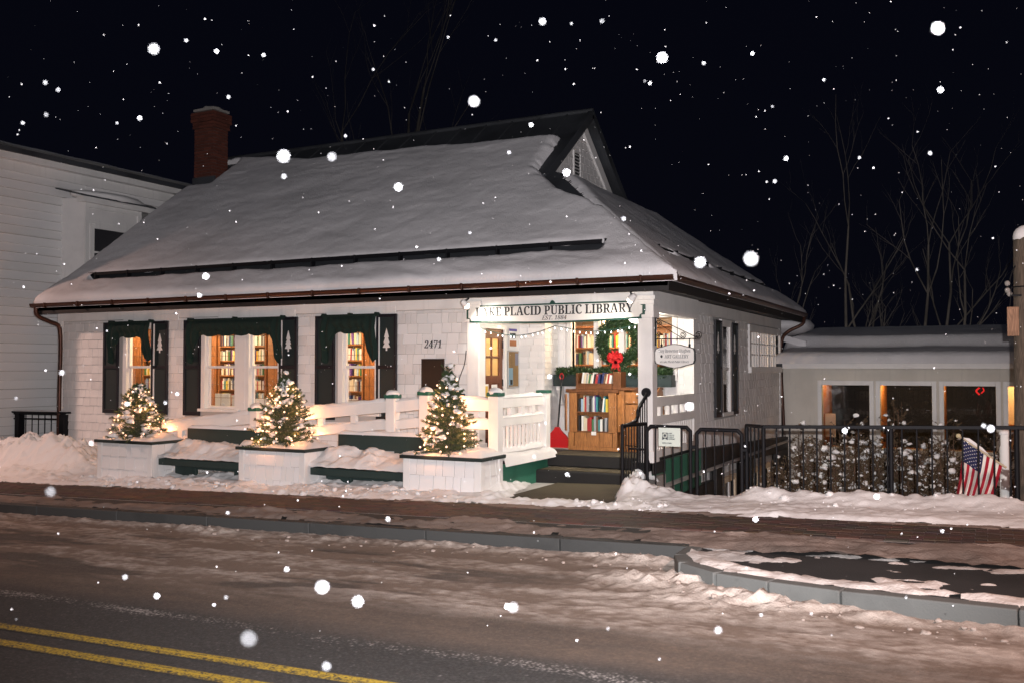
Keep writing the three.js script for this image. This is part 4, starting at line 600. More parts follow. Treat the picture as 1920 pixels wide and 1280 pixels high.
{
  const b = thing('bulletin_board', 'narrow cork notice board with papers beside the wooden door', 'notice board', [-2.77, 1.42, -1.36]), pl = (g) => onX(g, -2.778);
  P('frame', [bx(1.17, 1.19, 1.42, 2.02, 0.02, 0.04), bx(1.55, 1.57, 1.42, 2.02, 0.02, 0.04), bx(1.19, 1.55, 1.42, 1.44, 0.02, 0.04), bx(1.19, 1.55, 2.0, 2.02, 0.02, 0.04)].map(pl), mat(0.5, 0.5, 0.5, 0.4, { metalness: 0.6 }), b); P('cork', pl(bx(1.19, 1.55, 1.44, 2.0, 0.018, 0.03, 0)), mat(0.45, 0.28, 0.12, 0.9, { map: tPatch }), b);
  P('flyer', pl(bx(1.2, 1.35, 1.46, 1.74, 0.031, 0.033, 0)), mat(0.2, 0.33, 0.42, 0.6), b); P('flyer', pl(bx(1.43, 1.54, 1.78, 1.98, 0.031, 0.033, 0)), mat(0.22, 0.22, 0.28, 0.6), b); P('flyer', pl(bx(1.25, 1.33, 1.47, 1.55, 0.0335, 0.035, 0)), ink, b);
  const t = thing('wall_poster', 'paper poster pinned above the cork notice board', 'poster', [-2.77, 2.08, -1.37]); P('sheet', pl(bx(1.22, 1.52, 2.07, 2.38, 0.02, 0.023, 0)), paper, t); P('print', pl(bx(1.25, 1.49, 2.09, 2.18, 0.0235, 0.025, 0)), mat(0.4, 0.16, 0.06, 0.6), t); P('print', pl(bx(1.23, 1.51, 2.33, 2.37, 0.0235, 0.025, 0)), mat(0.1, 0.08, 0.3, 0.6), t); P('print', pl(bx(1.26, 1.46, 2.22, 2.3, 0.0235, 0.025, 0)), ink, t);
  const n1 = thing('door_notice', 'yellow and white notice taped to the wooden door', 'notice', [-2.78, 1.15, -0.5]), q = (g) => onX(g, -2.786); P('sheet', q(bx(0.42, 0.58, 1.22, 1.49, 0, 0.002, 0)), paper, n1); P('print', q(bx(0.44, 0.56, 1.24, 1.46, 0.0025, 0.004, 0)), mat(0.6, 0.4, 0.06, 0.6), n1);
  const n2 = thing('door_notice', 'plain white notice taped nearer the hinges of the wooden door', 'notice', [-2.78, 1.25, -0.8]); P('sheet', q(bx(0.68, 0.87, 1.26, 1.48, 0, 0.002, 0)), paper, n2); P('print', q(bx(0.7, 0.85, 1.29, 1.31, 0.0025, 0.004, 0)), plastic, n2);
}
// hanging oval sign on its scroll bracket
{
  const s = thing('hanging_sign', 'white oval hanging sign with black rim on scroll iron bracket', 'sign', [0.38, 1.74, 0.0]), cx = 0.385, cy = 1.9;
  const oval = (k) => { const p = [], q = [[-0.285, 0], [-0.285, 0.06], [-0.27, 0.1], [-0.23, 0.115], [-0.16, 0.13], [-0.08, 0.155], [0, 0.165], [0.08, 0.155], [0.16, 0.13], [0.23, 0.115], [0.27, 0.1], [0.285, 0.06]]; q.forEach(([x, y]) => p.push([cx + x * k, cy + y * k])); q.map(([x, y]) => [-x, -y]).forEach(([x, y]) => p.push([cx + x * k, cy + y * k])); return p; };
  P('rim', shapeGeo(oval(1).reverse(), 0.03).translate(0, 0, -0.015), ink, s); P('face', shapeGeo(oval(0.94).reverse(), 0.004).translate(0, 0, 0.0155), signWhite, s); P('face', shapeGeo(oval(0.94).reverse(), 0.004).translate(0, 0, -0.0195), signWhite, s);
  const grey = mat(0.08, 0.08, 0.09, 0.6); P('lettering', [text('Guy Brewster Hughes', 'serif_regular', 0.042, 0.44, 0.003).translate(cx, cy + 0.065, 0.02), text('ART GALLERY', 'serif_regular', 0.046, 0.33, 0.003).translate(cx + 0.03, cy - 0.005, 0.02), text('at Lake Placid Public Library', 'serif_regular', 0.028, 0.4, 0.003, 0.25).translate(cx, cy - 0.08, 0.02)], grey, s);
  P('emblem', shapeGeo(Array.from({ length: 14 }, (_, i) => [cx - 0.18 + 0.016 * Math.cos(i * 0.449), cy - 0.003 + 0.02 * Math.sin(i * 0.449)]), 0.003).translate(0, 0, 0.02), ink, s);
  const scroll = (x, y, r, t0, turns, flip) => { const p = []; for (let i = 0; i <= 22; i++) { const t = i / 22, a = t0 + flip * t * turns * 6.283, q = r * (1 - 0.75 * t); p.push(V(x + q * Math.cos(a), y + q * Math.sin(a), 0)); } return tube(p, 0.006, 60, 5); };
  P('bracket', [bx(0.106, 0.122, 2.04, 2.5, -0.012, 0.012), rod(V(0.12, 2.13, 0), V(0.72, 2.13, 0), 0.007), rod(V(0.12, 2.42, 0), V(0.7, 2.14, 0), 0.006), rod(V(0.12, 2.36, 0), V(0.5, 2.13, 0), 0.005), scroll(0.71, 2.18, 0.05, -1.57, 1.6, 1), scroll(0.5, 2.18, 0.045, -1.57, 1.6, 1), scroll(0.165, 2.34, 0.045, 3.14, 1.5, -1), scroll(0.16, 2.2, 0.035, 3.14, 1.5, 1)], ironM, s);
  for (const x of [0.2, 0.59]) P('hanger', [rod(V(x, 2.13, 0), V(x, 2.03, 0), 0.007), bx(x - 0.012, x + 0.012, 2.0, 2.06, -0.018, 0.018)], ironM, s);
}
one('power_cable', 'thin black cable hanging down the shingles beside the left porch post', 'cable', tube([V(-2.83, 2.0, 0.04), V(-2.86, 1.8, 0.04), V(-2.95, 1.55, 0.05), V(-2.98, 1.3, 0.05), V(-3.05, 1.1, 0.05)], 0.007, 40, 5), ink);
{ const b = thing('wall_floodlight', 'small unlit black floodlight low beside the left porch post', 'lamp', [-2.86, 1.2, 0.06]); P('housing', bx(-2.97, -2.8, 1.2, 1.36, 0.12, 0.18), ink, b); P('lens', bx(-2.955, -2.83, 1.22, 1.34, 0.18, 0.184), mat(0.5, 0.48, 0.42, 0.3), b); P('bracket', bx(-2.9, -2.86, 1.24, 1.3, 0.0, 0.12), ink, b); }
// steps, mat
{
  const s = thing('porch_steps', 'dark stone porch steps with worn carpet treads', 'steps', [-0.85, 0.08, -0.2]); P('step', bx(-1.72, 0.02, 0.02, 0.275, -0.5, -0.02, 0.03), stepM, s); P('tread_mat', bx(-1.64, -0.02, 0.276, 0.288, -0.44, -0.05), carpet, s); P('tread_mat', bx(-1.66, -0.1, FL + 0.001, FL + 0.012, -1.0, -0.43), carpet, s); P('kerb_block', bx(-0.05, 0.16, -0.3, 0.28, -0.3, 0.5), stone, s);
  one('ground_mat', 'flat brown mat on the pavement before the porch steps', 'mat', hf(-1.36, 0.1, -0.02, 1.92, 0.1, (x, z) => walkY(x) - 0.002 + 0.006 * fbm(x * 3, z * 3)), carpet);
}
// ---------------------------------------------------------------- ramp, rails, benches, planters, trees
const railM = mat(0.81, 0.8, 0.79, 0.5, { map: tGrime, bumpMap: tPaintB, bumpScale: 0.0008 });
const railTop = (x) => (x < -2.9 ? 0.86 + 0.092 * (x + 8.1) : 1.34);
function snowBar(a, b, w, h, k) { const n = Math.max(2, Math.round(a.distanceTo(b) / 0.04)), d = b.clone().sub(a), s = d.clone().normalize().cross(V(0, 1, 0)).normalize(); const nx = n + 1, nz = 7, g = new THREE.PlaneGeometry(1, 1, n, nz - 1), p = g.attributes.position; for (let j = 0; j < nz; j++) for (let i = 0; i < nx; i++) { const t = i / n, q = j / (nz - 1) * 2 - 1, c = a.clone().addScaledVector(d, t).addScaledVector(s, q * w / 2), e = Math.sqrt(Math.max(0, 1 - q * q * q * q)) * Math.min(1, t * n / 2, (1 - t) * n / 2); p.setXYZ(j * nx + i, c.x, c.y + h * e * (0.8 + 1.1 * fbm(t * n * 0.12 + k, q, k, 3)), c.z); } g.computeVertexNormals(); return g; }
{
  const r = thing('ramp', 'white wooden ramp railing rising behind the benches to the porch', 'ramp', [-5, 0, 1.1]);
  P('deck', [beam(V(-9.2, -0.12, 0.56), V(-2.9, 0.39, 0.56), 1.05, 0.12), bx(-2.9, -2.6, 0.33, 0.45, 0.05, 1.08)], stepM, r);
  P('skirt', beam(V(-9.2, -0.22, 1.06), V(-2.9, 0.29, 1.06), 0.05, 0.34), railM, r);
  const xs = [-8.1, -5.95, -3.42, -2.86, -1.76]; let k = 0;
  for (const x of xs) {
    const t = railTop(x), p = P('post', bx(x - 0.075, x + 0.075, -0.1, t + 0.02, 1.04, 1.19, 0.008), railM, r); P('cap', bx(x - 0.095, x + 0.095, t + 0.02, t + 0.075, 1.02, 1.21, 0.012), capGreen, p);
    P('snow_cap', blob(0.1, [1, 0.65, 1], x, 0.15).translate(x, t + 0.075, 1.115), snow, p);
  }
  for (let i = 0; i < xs.length - 1; i++) {
    const a = xs[i] + 0.075, b = xs[i + 1] - 0.075, A = railTop(xs[i]), B = railTop(xs[i + 1]);
    P('top_rail', beam(V(a, A - 0.1, 1.115), V(b, B - 0.1, 1.115), 0.07, 0.16), railM, r); P('mid_rail', beam(V(a, A - 0.36, 1.115), V(b, B - 0.36, 1.115), 0.06, 0.13), railM, r);
    const n = Math.max(1, Math.round((b - a) / 0.55)); for (let j = 1; j < n; j++) { const x = mix(a, b, j / n), y = mix(A, B, j / n); P('block', bx(x - 0.05, x + 0.05, y - 0.31, y - 0.17, 1.085, 1.145), railM, r); }
    P('snow_strip', snowBar(V(a, A - 0.03, 1.115), V(b, B - 0.03, 1.115), 0.09, 0.055, i * 7), snow, r); P('snow_strip', snowBar(V(a, A - 0.3, 1.115), V(b, B - 0.3, 1.115), 0.07, 0.03, i * 5 + 2), snow, r);
  }
  P('snow_cover', hf(-9.2, -2.2, 0.08, 1.03, 0.06, (x, z) => (x < -2.9 ? -0.05 + 0.081 * (x + 9.2) : 0.46) + 0.12 + 0.06 * fbm(x * 2, z * 2)), snow, r, true);
}
function sideRail(label, x, z0, z1, endPost, k, balus, cap) { // runs from z0 (front) back to z1
  const r = thing('porch_railing', label, 'railing', [x, FL, (z0 + z1) / 2]), w = 0.035;
  P('top_rail', bx(x - w, x + w, 1.2, 1.34, z1, z0), railM, r); P('mid_rail', bx(x - w, x + w, 0.95, 1.07, z1, z0), railM, r); P('bottom_rail', bx(x - w, x + w, FL + 0.03, 0.6, z1, z0), railM, r);
  const nb = Math.round((z0 - z1) / 0.5); for (let i = 1; i <= nb; i++) { const z = mix(z0, z1, i / (nb + 1)); P('block', bx(x - w + 0.005, x + w - 0.005, 1.07, 1.2, z - 0.05, z + 0.05), railM, r); }
  for (let i = 1; i < balus; i++) { const z = mix(z0, z1, i / balus); P('baluster', bx(x - 0.018, x + 0.018, 0.6, 0.95, z - 0.022, z + 0.022, 0.004), railM, r); }
  if (endPost) { const p = P('post', bx(x - 0.075, x + 0.075, FL, 1.37, z1 - 0.15, z1, 0.008), railM, r); P('cap', bx(x - 0.09, x + 0.09, 1.37, 1.415, z1 - 0.165, z1 + 0.015, 0.01), capGreen, p); }
  if (k) { P('snow_strip', snowBar(V(x, 1.335, z0), V(x, 1.335, z1), 0.1, 0.05, k), snow, r); P('snow_strip', snowBar(V(x, 1.065, z0), V(x, 1.065, z1), 0.09, 0.04, k + 3), snow, r); P('snow_strip', snowBar(V(x, 0.595, z0), V(x, 0.595, z1), 0.12, 0.07, k + 6), snow, r); }
  return r;
}
sideRail('snow capped white railing with balusters along the left of the steps', -1.74, 1.04, -0.3, true, 11, 11);
sideRail('white porch railing with balusters between corner post and side wall', 0.0, -0.11, -2.17, false, 0, 21);
one('landing_skirt', 'bright green board skirt under the white railing beside the steps', 'skirt', [bx(-1.76, -1.7, walkY(-1.7) - 0.1, FL - 0.02, -0.45, 1.16), bx(-2.8, -1.76, -0.05, FL - 0.02, 1.1, 1.16)], green);
stuff('landing_snow', hf(-1.86, -1.56, -0.5, 1.2, 0.03, (x, z) => { const q = (x + 1.71) / 0.15; return FL - 0.03 + (0.13 + 0.07 * fbm(z * 3, x * 3, 2) + 0.05 * sm(0.2, 1.1, z)) * Math.sqrt(Math.max(0, 1 - q * q)); }), snow, 'thick snow ledge on the landing edge above the green skirt', 'snow', true);
// wooden planters clad with shingles
const planterX = [[-8.66, -7.43, 'leftmost white shingled planter under the farthest lit tree'], [-5.66, -4.44, 'middle white shingled planter between the two benches'], [-2.79, -1.61, 'white shingled planter nearest the porch steps']];
const firs = []; srand(61);
for (const [x0, x1, label] of planterX) {
  const y0 = walkY(x0) - 0.1, y1 = 0.55, zf = 1.8, zb = 1.2, p = thing('planter', label, 'planter', [(x0 + x1) / 2, walkY((x0 + x1) / 2), 1.5], 'white shingled planters along the pavement');
  P('box', [bx(x0 + 0.02, x1 - 0.02, y0, y1, zf - 0.06, zf - 0.02, 0), bx(x0 + 0.02, x1 - 0.02, y0, y1, zb + 0.02, zb + 0.06, 0), bx(x0 + 0.02, x0 + 0.06, y0, y1, zb + 0.06, zf - 0.06, 0), bx(x1 - 0.06, x1 - 0.02, y0, y1, zb + 0.06, zf - 0.06, 0)], gap, p);
  P('corner_board', bx(x0, x0 + 0.1, y0, y1, zf - 0.03, zf), trim, p); P('corner_board', bx(x1 - 0.1, x1, y0, y1, zf - 0.03, zf), trim, p); P('corner_board', bx(x1 - 0.03, x1, y0, y1, zf - 0.12, zf - 0.03), trim, p); P('corner_board', bx(x1 - 0.03, x1, y0, y1, zb, zb + 0.09), trim, p);
  const cap = 0.035; P('cap_rail', [bx(x0 - cap, x1 + cap, y1, y1 + 0.045, zf - 0.08, zf + cap), bx(x0 - cap, x1 + cap, y1, y1 + 0.045, zb - cap, zb + 0.08), bx(x0 - cap, x0 + 0.08, y1, y1 + 0.045, zb + 0.08, zf - 0.08), bx(x1 - 0.08, x1 + cap, y1, y1 + 0.045, zb + 0.08, zf - 0.08)], mat(0.02, 0.032, 0.03, 0.6, { map: tPatch }), p);
  const put = (l, turn, f) => l.forEach(([u, v, w, h]) => { const m = new THREE.Mesh(unitShingle, pick(shingleM)); m.name = 'shingle'; m.position.set(...f(u, v)).sub(p._w); m.rotation.y = turn; m.scale.set(w, h, 1.2); m.castShadow = m.receiveShadow = true; p.add(m); });
  put(shingleRows(x0 + 0.1, x1 - 0.1, y1 - 0.62, y1, 0.205, [], 0.08, 0.22), 0, (u, v) => [u, v, zf - 0.022]); put(shingleRows(-(zf - 0.12), -(zb + 0.09), y1 - 0.62, y1, 0.205, [], 0.08, 0.2), Math.PI / 2, (u, v) => [x1 - 0.022, v, -u]);
  const cx = (x0 + x1) / 2; P('snow_cover', hf(x0 - 0.02, x1 + 0.02, zb - 0.02, zf + 0.02, 0.035, (x, z) => { const e = Math.min(x - x0 + 0.02, x1 + 0.02 - x, zf + 0.02 - z, z - zb + 0.02), q = rim(e, 0.2); return y1 + 0.03 + q * (0.055 + 0.05 * fbm(x * 4, z * 4, 3) + 0.07 * bump(x, z, cx + 0.35, 1.4, 0.25, 0.25)); }), snow, p, true);
  firs.push(cx);
}
// benches between the planters
for (const [x0, x1, label] of [[-7.4, -5.69, 'dark green bench buried in snow between left and middle planters'], [-4.42, -2.81, 'dark green bench buried in snow between middle and right planters']]) {
  const b = thing('bench', label, 'bench', [(x0 + x1) / 2, walkY((x0 + x1) / 2), 1.45], 'dark green benches between the planters');
  const leanX = 0.06; P('seat', [bx(x0, x1, 0.29, 0.335, 1.24, 1.68), bx(x0, x1, 0.235, 0.335, 1.66, 1.7)], benchGreen, b);
  P('backrest', beam(V(x0 + 0.14, 0.68, 1.22), V(x1, 0.68, 1.22), 0.05, 0.22), benchGreen, b); P('backrest_post', bx(x0 + 0.16, x0 + 0.26, 0.3, 0.62, 1.18, 1.24), benchGreen, b); P('backrest_post', bx(x1 - 0.5, x1 - 0.38, 0.3, 0.62, 1.18, 1.24), benchGreen, b);
  P('leg', bx(x0 + 0.06, x0 + 0.5, walkY(x0) - 0.1, 0.29, 1.36, 1.42), benchGreen, b); P('leg', bx(x1 - 0.42, x1 - 0.2, walkY(x0) - 0.1, 0.24, 1.36, 1.42), benchGreen, b); P('stretcher', bx(x0 + 0.5, x1 - 0.42, 0.16, 0.26, 1.37, 1.41), benchGreen, b);
  const o = x0 * 3; stuff('bench_snow', hf(x0 - 0.02, x1 + 0.02, 1.14, 1.72, 0.03, (x, z) => { const e = Math.min(x1 + 0.12 - x, x - x0 + 0.12, 1.73 - z), n = fbm(x * 1.8 + o, z * 2.2, 2, 3), nf = fbm(x * 6, z * 6, o, 4); return 0.32 + rim(e, 0.16) * (0.09 + 0.24 * sm(1.7, 1.25, z) * (0.75 + 1.3 * n) + 0.05 * nf + 0.05 * Math.max(0, n) + 0.03 * nf); }), snow, 'lumpy snow heaped on the seat of the ' + (x0 < -6 ? 'left' : 'right') + ' green bench', 'snow', true);
  P('snow_strip', snowBar(V(x0 + 0.14, 0.785, 1.22), V(x1, 0.785, 1.22), 0.1, 0.06, x0), snow, b);
}
// small lit fir trees
const bulbG = new THREE.SphereGeometry(0.0145, 8, 6), bulbM = glow(1, 0.5, 0.28, 1.5);
function firTree(x, y, z, H, R, k, label, labelL, nb, clump, lead) {
  srand(k); const t = thing('fir_tree', label, 'tree', [x, y, z], 'lit fir trees in the planters'), fo = [[], [], []], snowG = [], tips = [], twigs = [];
  P('trunk', rod(V(x, y - 0.05, z), V(x, y + H, z), 0.028, 0.006, 7), bark, t);
  const nBr = Math.round(230 * H);
  for (let i = 0; i < nBr; i++) {
    const q = Math.pow((i + 0.5) / nBr, 1.15), a = i * 2.3999 + rr(-0.25, 0.25), L = R * Math.pow(1 - q, 0.85) * rr(0.62, 1.12) * (rnd() < 0.06 ? 1.3 : 1) + 0.05, b = V(x, y + 0.02 + q * H * 0.96, z), up = mix(-0.02, 0.75, q) + rr(-0.12, 0.15), d = V(Math.cos(a), up, Math.sin(a)).normalize(), e = b.clone().addScaledVector(d, L); e.y += 0.02 * L;
    twigs.push(rod(b, e, 0.005, 0.002, 4)); const m = i % 3;
    fo[m].push(leaves(Math.round(60 + 210 * L), () => { const s = Math.pow(rnd(), 0.7), side = rr(-1, 1) * 0.22 * L * (1.05 - s); return [b.clone().lerp(e, s).add(V(-d.z * side, rr(-0.012, 0.016), d.x * side)), d.clone().multiplyScalar(1.1)]; }, 0.036, 0.0042, 0.75));
    tips.push([e, b, d, L, q]);
    if (rnd() < clump && L > 0.09) { const s = rr(0.45, 0.9), c = b.clone().lerp(e, s), r = rr(0.02, 0.055) * (0.7 + L * 0.8); snowG.push(blob(r, [rr(1, 1.7), rr(0.55, 0.95), rr(0.8, 1.3)], i * 1.7 + k, 0.7).rotateY(a).translate(c.x, c.y + 0.022, c.z)); }
  }
  if (lead) { const tip = V(x + 0.015, y + H + lead, z); twigs.push(rod(V(x, y + H * 0.95, z), tip, 0.006, 0.002, 4)); for (let i = 0; i < 5; i++) { const a = i * 1.26, c = V(x, y + H + 0.02, z), e = c.clone().add(V(Math.cos(a) * 0.09, 0.07, Math.sin(a) * 0.09)); twigs.push(rod(c, e, 0.004, 0.002, 4)); fo[0].push(leaves(34, () => [c.clone().lerp(e, rnd()), e.clone().sub(c).normalize()], 0.03, 0.004, 0.7)); } snowG.push(blob(0.034, [1.2, 0.9, 1], k, 0.5).translate(x + 0.05, y + H + 0.09, z + 0.03)); }
  for (let i = 0; i < 5; i++) { const a = rr(0, 6.28); snowG.push(blob(rr(0.035, 0.05), [1, 0.8, 1], i + k, 0.4).translate(x + Math.cos(a) * 0.04, y + H * rr(0.84, 0.98), z + Math.sin(a) * 0.04)); }
  fo.forEach((f, i) => P('foliage', f, fir[i], t)); P('branches', twigs, bark, t); tag(P('snow_clumps', snowG, snow, t), null, null, null, 'stuff');
  const l = thing('tree_lights', labelL, 'string lights', [x, y, z], 'warm string lights on the fir trees'), wp = [];
  for (let i = 0; i < nb; i++) { // spiral of bulbs just outside the foliage
    const q = Math.pow(i / nb, 1.25) * 0.86, a = i * 0.62 + 0.4 * fbm(i * 0.3, k, 1, 2), r = (R * Math.pow(1 - q, 0.85) * 0.9 + 0.05) * rr(0.82, 1.02), p = V(x + Math.cos(a) * r, y + 0.05 + q * H + rr(-0.03, 0.03), z + Math.sin(a) * r); wp.push(p);
    const m = new THREE.Mesh(bulbG, bulbM); m.name = 'bulb'; m.position.copy(p).add(V(0, 0.012, 0)).sub(l._w); l.add(m);
    if (i % Math.floor(nb / 14) === 3) { const pl = new THREE.PointLight(lin(1, 0.38, 0.13), 0.3, 0, 2); pl.castShadow = true; pl.shadow.radius = 0.5; pl.position.copy(m.position); l.add(pl); }
  }
  P('wire', tube(wp, 0.0025, nb * 4, 4), box[0], l);
}
firTree(-8.07, 0.6, 1.5, 0.86, 0.48, 3, 'small snowy fir tree in the leftmost planter', 'warm bulbs wound round the fir in the leftmost planter', 85, 0.42);
firTree(-5.06, 0.6, 1.5, 0.98, 0.5, 8, 'snowy fir tree with bare leader in the middle planter', 'warm bulbs wound round the fir in the middle planter', 88, 0.3, 0.16);
firTree(-2.27, 0.6, 1.5, 1.08, 0.42, 15, 'slim fir tree in the planter nearest the porch', 'warm bulbs wound round the fir in the planter nearest the porch', 92, 0.2, 0.1);
// green window swags
function swag(x0, x1, label) {
  const s = thing('window_swag', label, 'swag', [(x0 + x1) / 2, 1.9, 0.1], 'dark green swags over the front windows'), w = x1 - x0, n = Math.round(w / 0.02), g = [];
  for (const off of [0, -0.012]) g.push(hf(0, w, 0, 1, 0.02, (u, v) => 0, (u, _, v) => { const e = Math.min(u, w - u), tail = 1 - sm(0.08, 0.26, e), drop = 0.25 + 0.03 * Math.abs(Math.sin(u * 9)) + tail * (0.5 - 0.9 * Math.max(0, 0.1 - e)) + 0.02 * fbm(u * 5, 1, 3, 2), fold = 0.035 * Math.sin(u * 46 + 3 * fbm(u * 3, v * 2, 5, 2)) * (0.3 + v) * (0.5 + tail), pinch = tail * v * 0.16 * (u < w / 2 ? -1 : 1); return [x0 + u - pinch * -0.2, 2.56 - v * drop, 0.13 + 0.05 * Math.sin(Math.PI * clamp(v * 1.4)) + fold * 0.6 + off]; }));
  P('drape', g, cloth, s, true); P('rod', [rod(V(x0 - 0.03, 2.57, 0.12), V(x1 + 0.03, 2.57, 0.12), 0.02), ...[x0, (x0 + x1) / 2, x1].map((x) => bx(x - 0.02, x + 0.02, 2.55, 2.61, 0.0, 0.14))], cloth, s);
}
swag(-10.42, -9.38, 'dark green swag over the front window nearest the clapboard house'); swag(-8.42, -6.32, 'wide dark green swag over the double front window'); swag(-5.46, -4.42, 'dark green swag over the front window nearest the porch');
// ---------------------------------------------------------------- iron rails, gates and fences
function pipeFrame(x0, x1, y0, y1, z, r) { const c = 0.05, p = [V(x0 + c, y0, z), V(x1 - c, y0, z), V(x1, y0 + c, z), V(x1, y1 - c, z), V(x1 - c, y1, z), V(x0 + c, y1, z), V(x0, y1 - c, z), V(x0, y0 + c, z)]; const g = []; for (let i = 0; i < 8; i++) g.push(rod(p[i], p[(i + 1) % 8], r, r, 8)); for (const q of p) g.push(new THREE.SphereGeometry(r, 8, 6).translate(q.x, q.y, q.z)); return g; }
function gate(x0, x1, y0, y1, n, label) {
  const g = thing('iron_gate', label, 'gate', [(x0 + x1) / 2, y0, 0.95], 'black tubular gate panels by the steps'); P('frame', pipeFrame(x0, x1, y0, y1, 0.95, 0.024), ironM, g);
  for (let i = 1; i <= n; i++) { const x = mix(x0, x1, i / (n + 1)); P('picket', rod(V(x, y0, 0.95), V(x, y1, 0.95), 0.009), ironM, g); }
  P('latch', bx(x1 - 0.01, x1 + 0.07, y0 + 0.62, y0 + 0.66, 0.93, 0.97), ironM, g); return g;
}
gate(0.31, 0.87, 0.13, 1.01, 4, 'black tubular gate panel carrying the small pale notice');
const g2 = gate(0.95, 1.5, 0.12, 0.99, 4, 'black tubular gate panel without a notice, left of the fence'); P('snow_strip', snowBar(V(1.25, 0.145, 0.95), V(1.47, 0.145, 0.95), 0.06, 0.06, 3), snow, g2);
{
  const s = thing('welcome_sign', 'small pale notice fixed to the black gate beside the steps', 'sign', [0.61, 0.78, 0.98]); P('plate', bx(0.47, 0.75, 0.77, 1.0, 0.976, 0.982, 0.002), mat(0.66, 0.72, 0.65, 0.5), s);
  const dk = mat(0.05, 0.06, 0.07, 0.6), em = Array.from({ length: 24 }, (_, i) => { const r = i % 2 ? 0.036 : 0.028, a = i * Math.PI / 12; return [0.555 + r * Math.cos(a), 0.905 + r * Math.sin(a)]; });
  P('emblem', [shapeGeo([[0.52, 0.94], [0.59, 0.94], [0.59, 0.848], [0.555, 0.866], [0.52, 0.848]].reverse(), 0.002).translate(0, 0, 0.983)], dk, s); P('emblem_rosette', shapeGeo(em, 0.002).translate(0, 0, 0.9855), mat(0.5, 0.54, 0.48, 0.5), s); P('emblem_centre', shapeGeo(Array.from({ length: 14 }, (_, i) => [0.555 + 0.016 * Math.cos(i * 0.449), 0.905 + 0.016 * Math.sin(i * 0.449)]), 0.002).translate(0, 0, 0.988), dk, s);
  P('lettering', [...['LAKE', 'PLACID', 'PUBLIC', 'LIBRARY'].map((t, i) => { const g = text(t, 'sans_bold', 0.016, 0, 0.002); g.computeBoundingBox(); return g.translate(0.598 - g.boundingBox.min.x, 0.932 - i * 0.023, 0.983); }), text('WELCOME', 'sans_bold', 0.017, 0.12, 0.002).translate(0.58, 0.81, 0.983)], dk, s);
}
{ // handrail of the steps and the panel at its foot
  const h = thing('step_handrail', 'black iron handrail running from the porch post to the pavement', 'handrail', [0.04, 0.1, 0.6]), x = 0.05;
  P('flange', rod(V(0.02, 1.41, 0.1), V(0.02, 1.41, 0.135), 0.065, 0.065, 18), ironM, h); P('rail', tube([V(0.03, 1.41, 0.13), V(x, 1.38, 0.2), V(x, 1.26, 0.42), V(x, 1.18, 0.54), V(x, 1.1, 0.56), V(x, 1.06, 0.62), V(x, 1.02, 0.95), V(x, 1.0, 1.12)], 0.024, 60, 8), ironM, h);
  for (let i = 0; i < 5; i++) { const z = 0.18 + i * 0.09; P('picket', rod(V(x, 0.2, z), V(x, 1.4 - (z - 0.16) * 0.58, z), 0.009), ironM, h); }
  const p = P('panel_frame', [rod(V(x, 0.05, 1.14), V(x, 1.02, 1.14), 0.024), rod(V(x + 0.02, 0.05, 0.3), V(x + 0.02, 1.0, 0.3), 0.024), rod(V(x, 1.02, 1.14), V(x + 0.02, 1.0, 0.3), 0.024), rod(V(x, 0.24, 1.14), V(x + 0.02, 0.24, 0.3), 0.016)], ironM, h);
  for (let i = 1; i < 8; i++) { const z = mix(1.14, 0.3, i / 8); P('picket', rod(V(x + 0.01, 0.24, z), V(x + 0.01, 1.0, z), 0.009), ironM, h); }
  P('brace', [tube([V(x, 0.62, 0.3), V(0.12, 0.5, 0.32), V(0.16, 0.38, 0.4), V(0.1, 0.28, 0.5)], 0.012, 20, 6), rod(V(0.06, 0.72, 0.95), V(0.3, 0.72, 0.95), 0.012), rod(V(0.06, 0.25, 0.95), V(0.3, 0.25, 0.95), 0.012)], ironM, h);
}
function fence(label, a, b, ground, top, spacing, postsAt, y0 = 0.1) {
  const f = thing('iron_fence', label, 'fence', [(a.x + b.x) / 2, ground, (a.z + b.z) / 2]), L = a.distanceTo(b), n = Math.round(L / spacing), at = (t, y) => V(mix(a.x, b.x, t), mix(a.y, b.y, t) + y, mix(a.z, b.z, t));
  P('top_rail', beam(at(0, top), at(1, top), 0.055, 0.04), ironM, f); P('bottom_rail', beam(at(0, y0), at(1, y0), 0.035, 0.03), ironM, f);
  for (let i = 0; i <= n; i++) P('picket', rod(at(i / n, y0), at(i / n, top), 0.011, 0.011, 6), ironM, f);
  for (const t of postsAt) P('post', rod(at(t, -0.12), at(t, top + 0.0), 0.026), ironM, f);
  return f;
}
const fr = fence('long black picket fence above the sunken yard', V(1.76, 0.0, 0.96), V(7.4, 0.14, 0.96), 0.15, 1.045, 0.153, [0, 0.25, 0.47, 0.75, 1]);
fence('short black fence return at the end of the long picket fence', V(1.52, 0.0, 0.78), V(1.75, 0.0, 0.96), 0.15, 1.045, 0.07, [0]);
P('foot', [bx(4.0, 4.4, 0.2, 0.22, 1.0, 1.35), bx(4.28, 4.33, 0.2, 0.24, 0.96, 1.5)], ironM, fr);
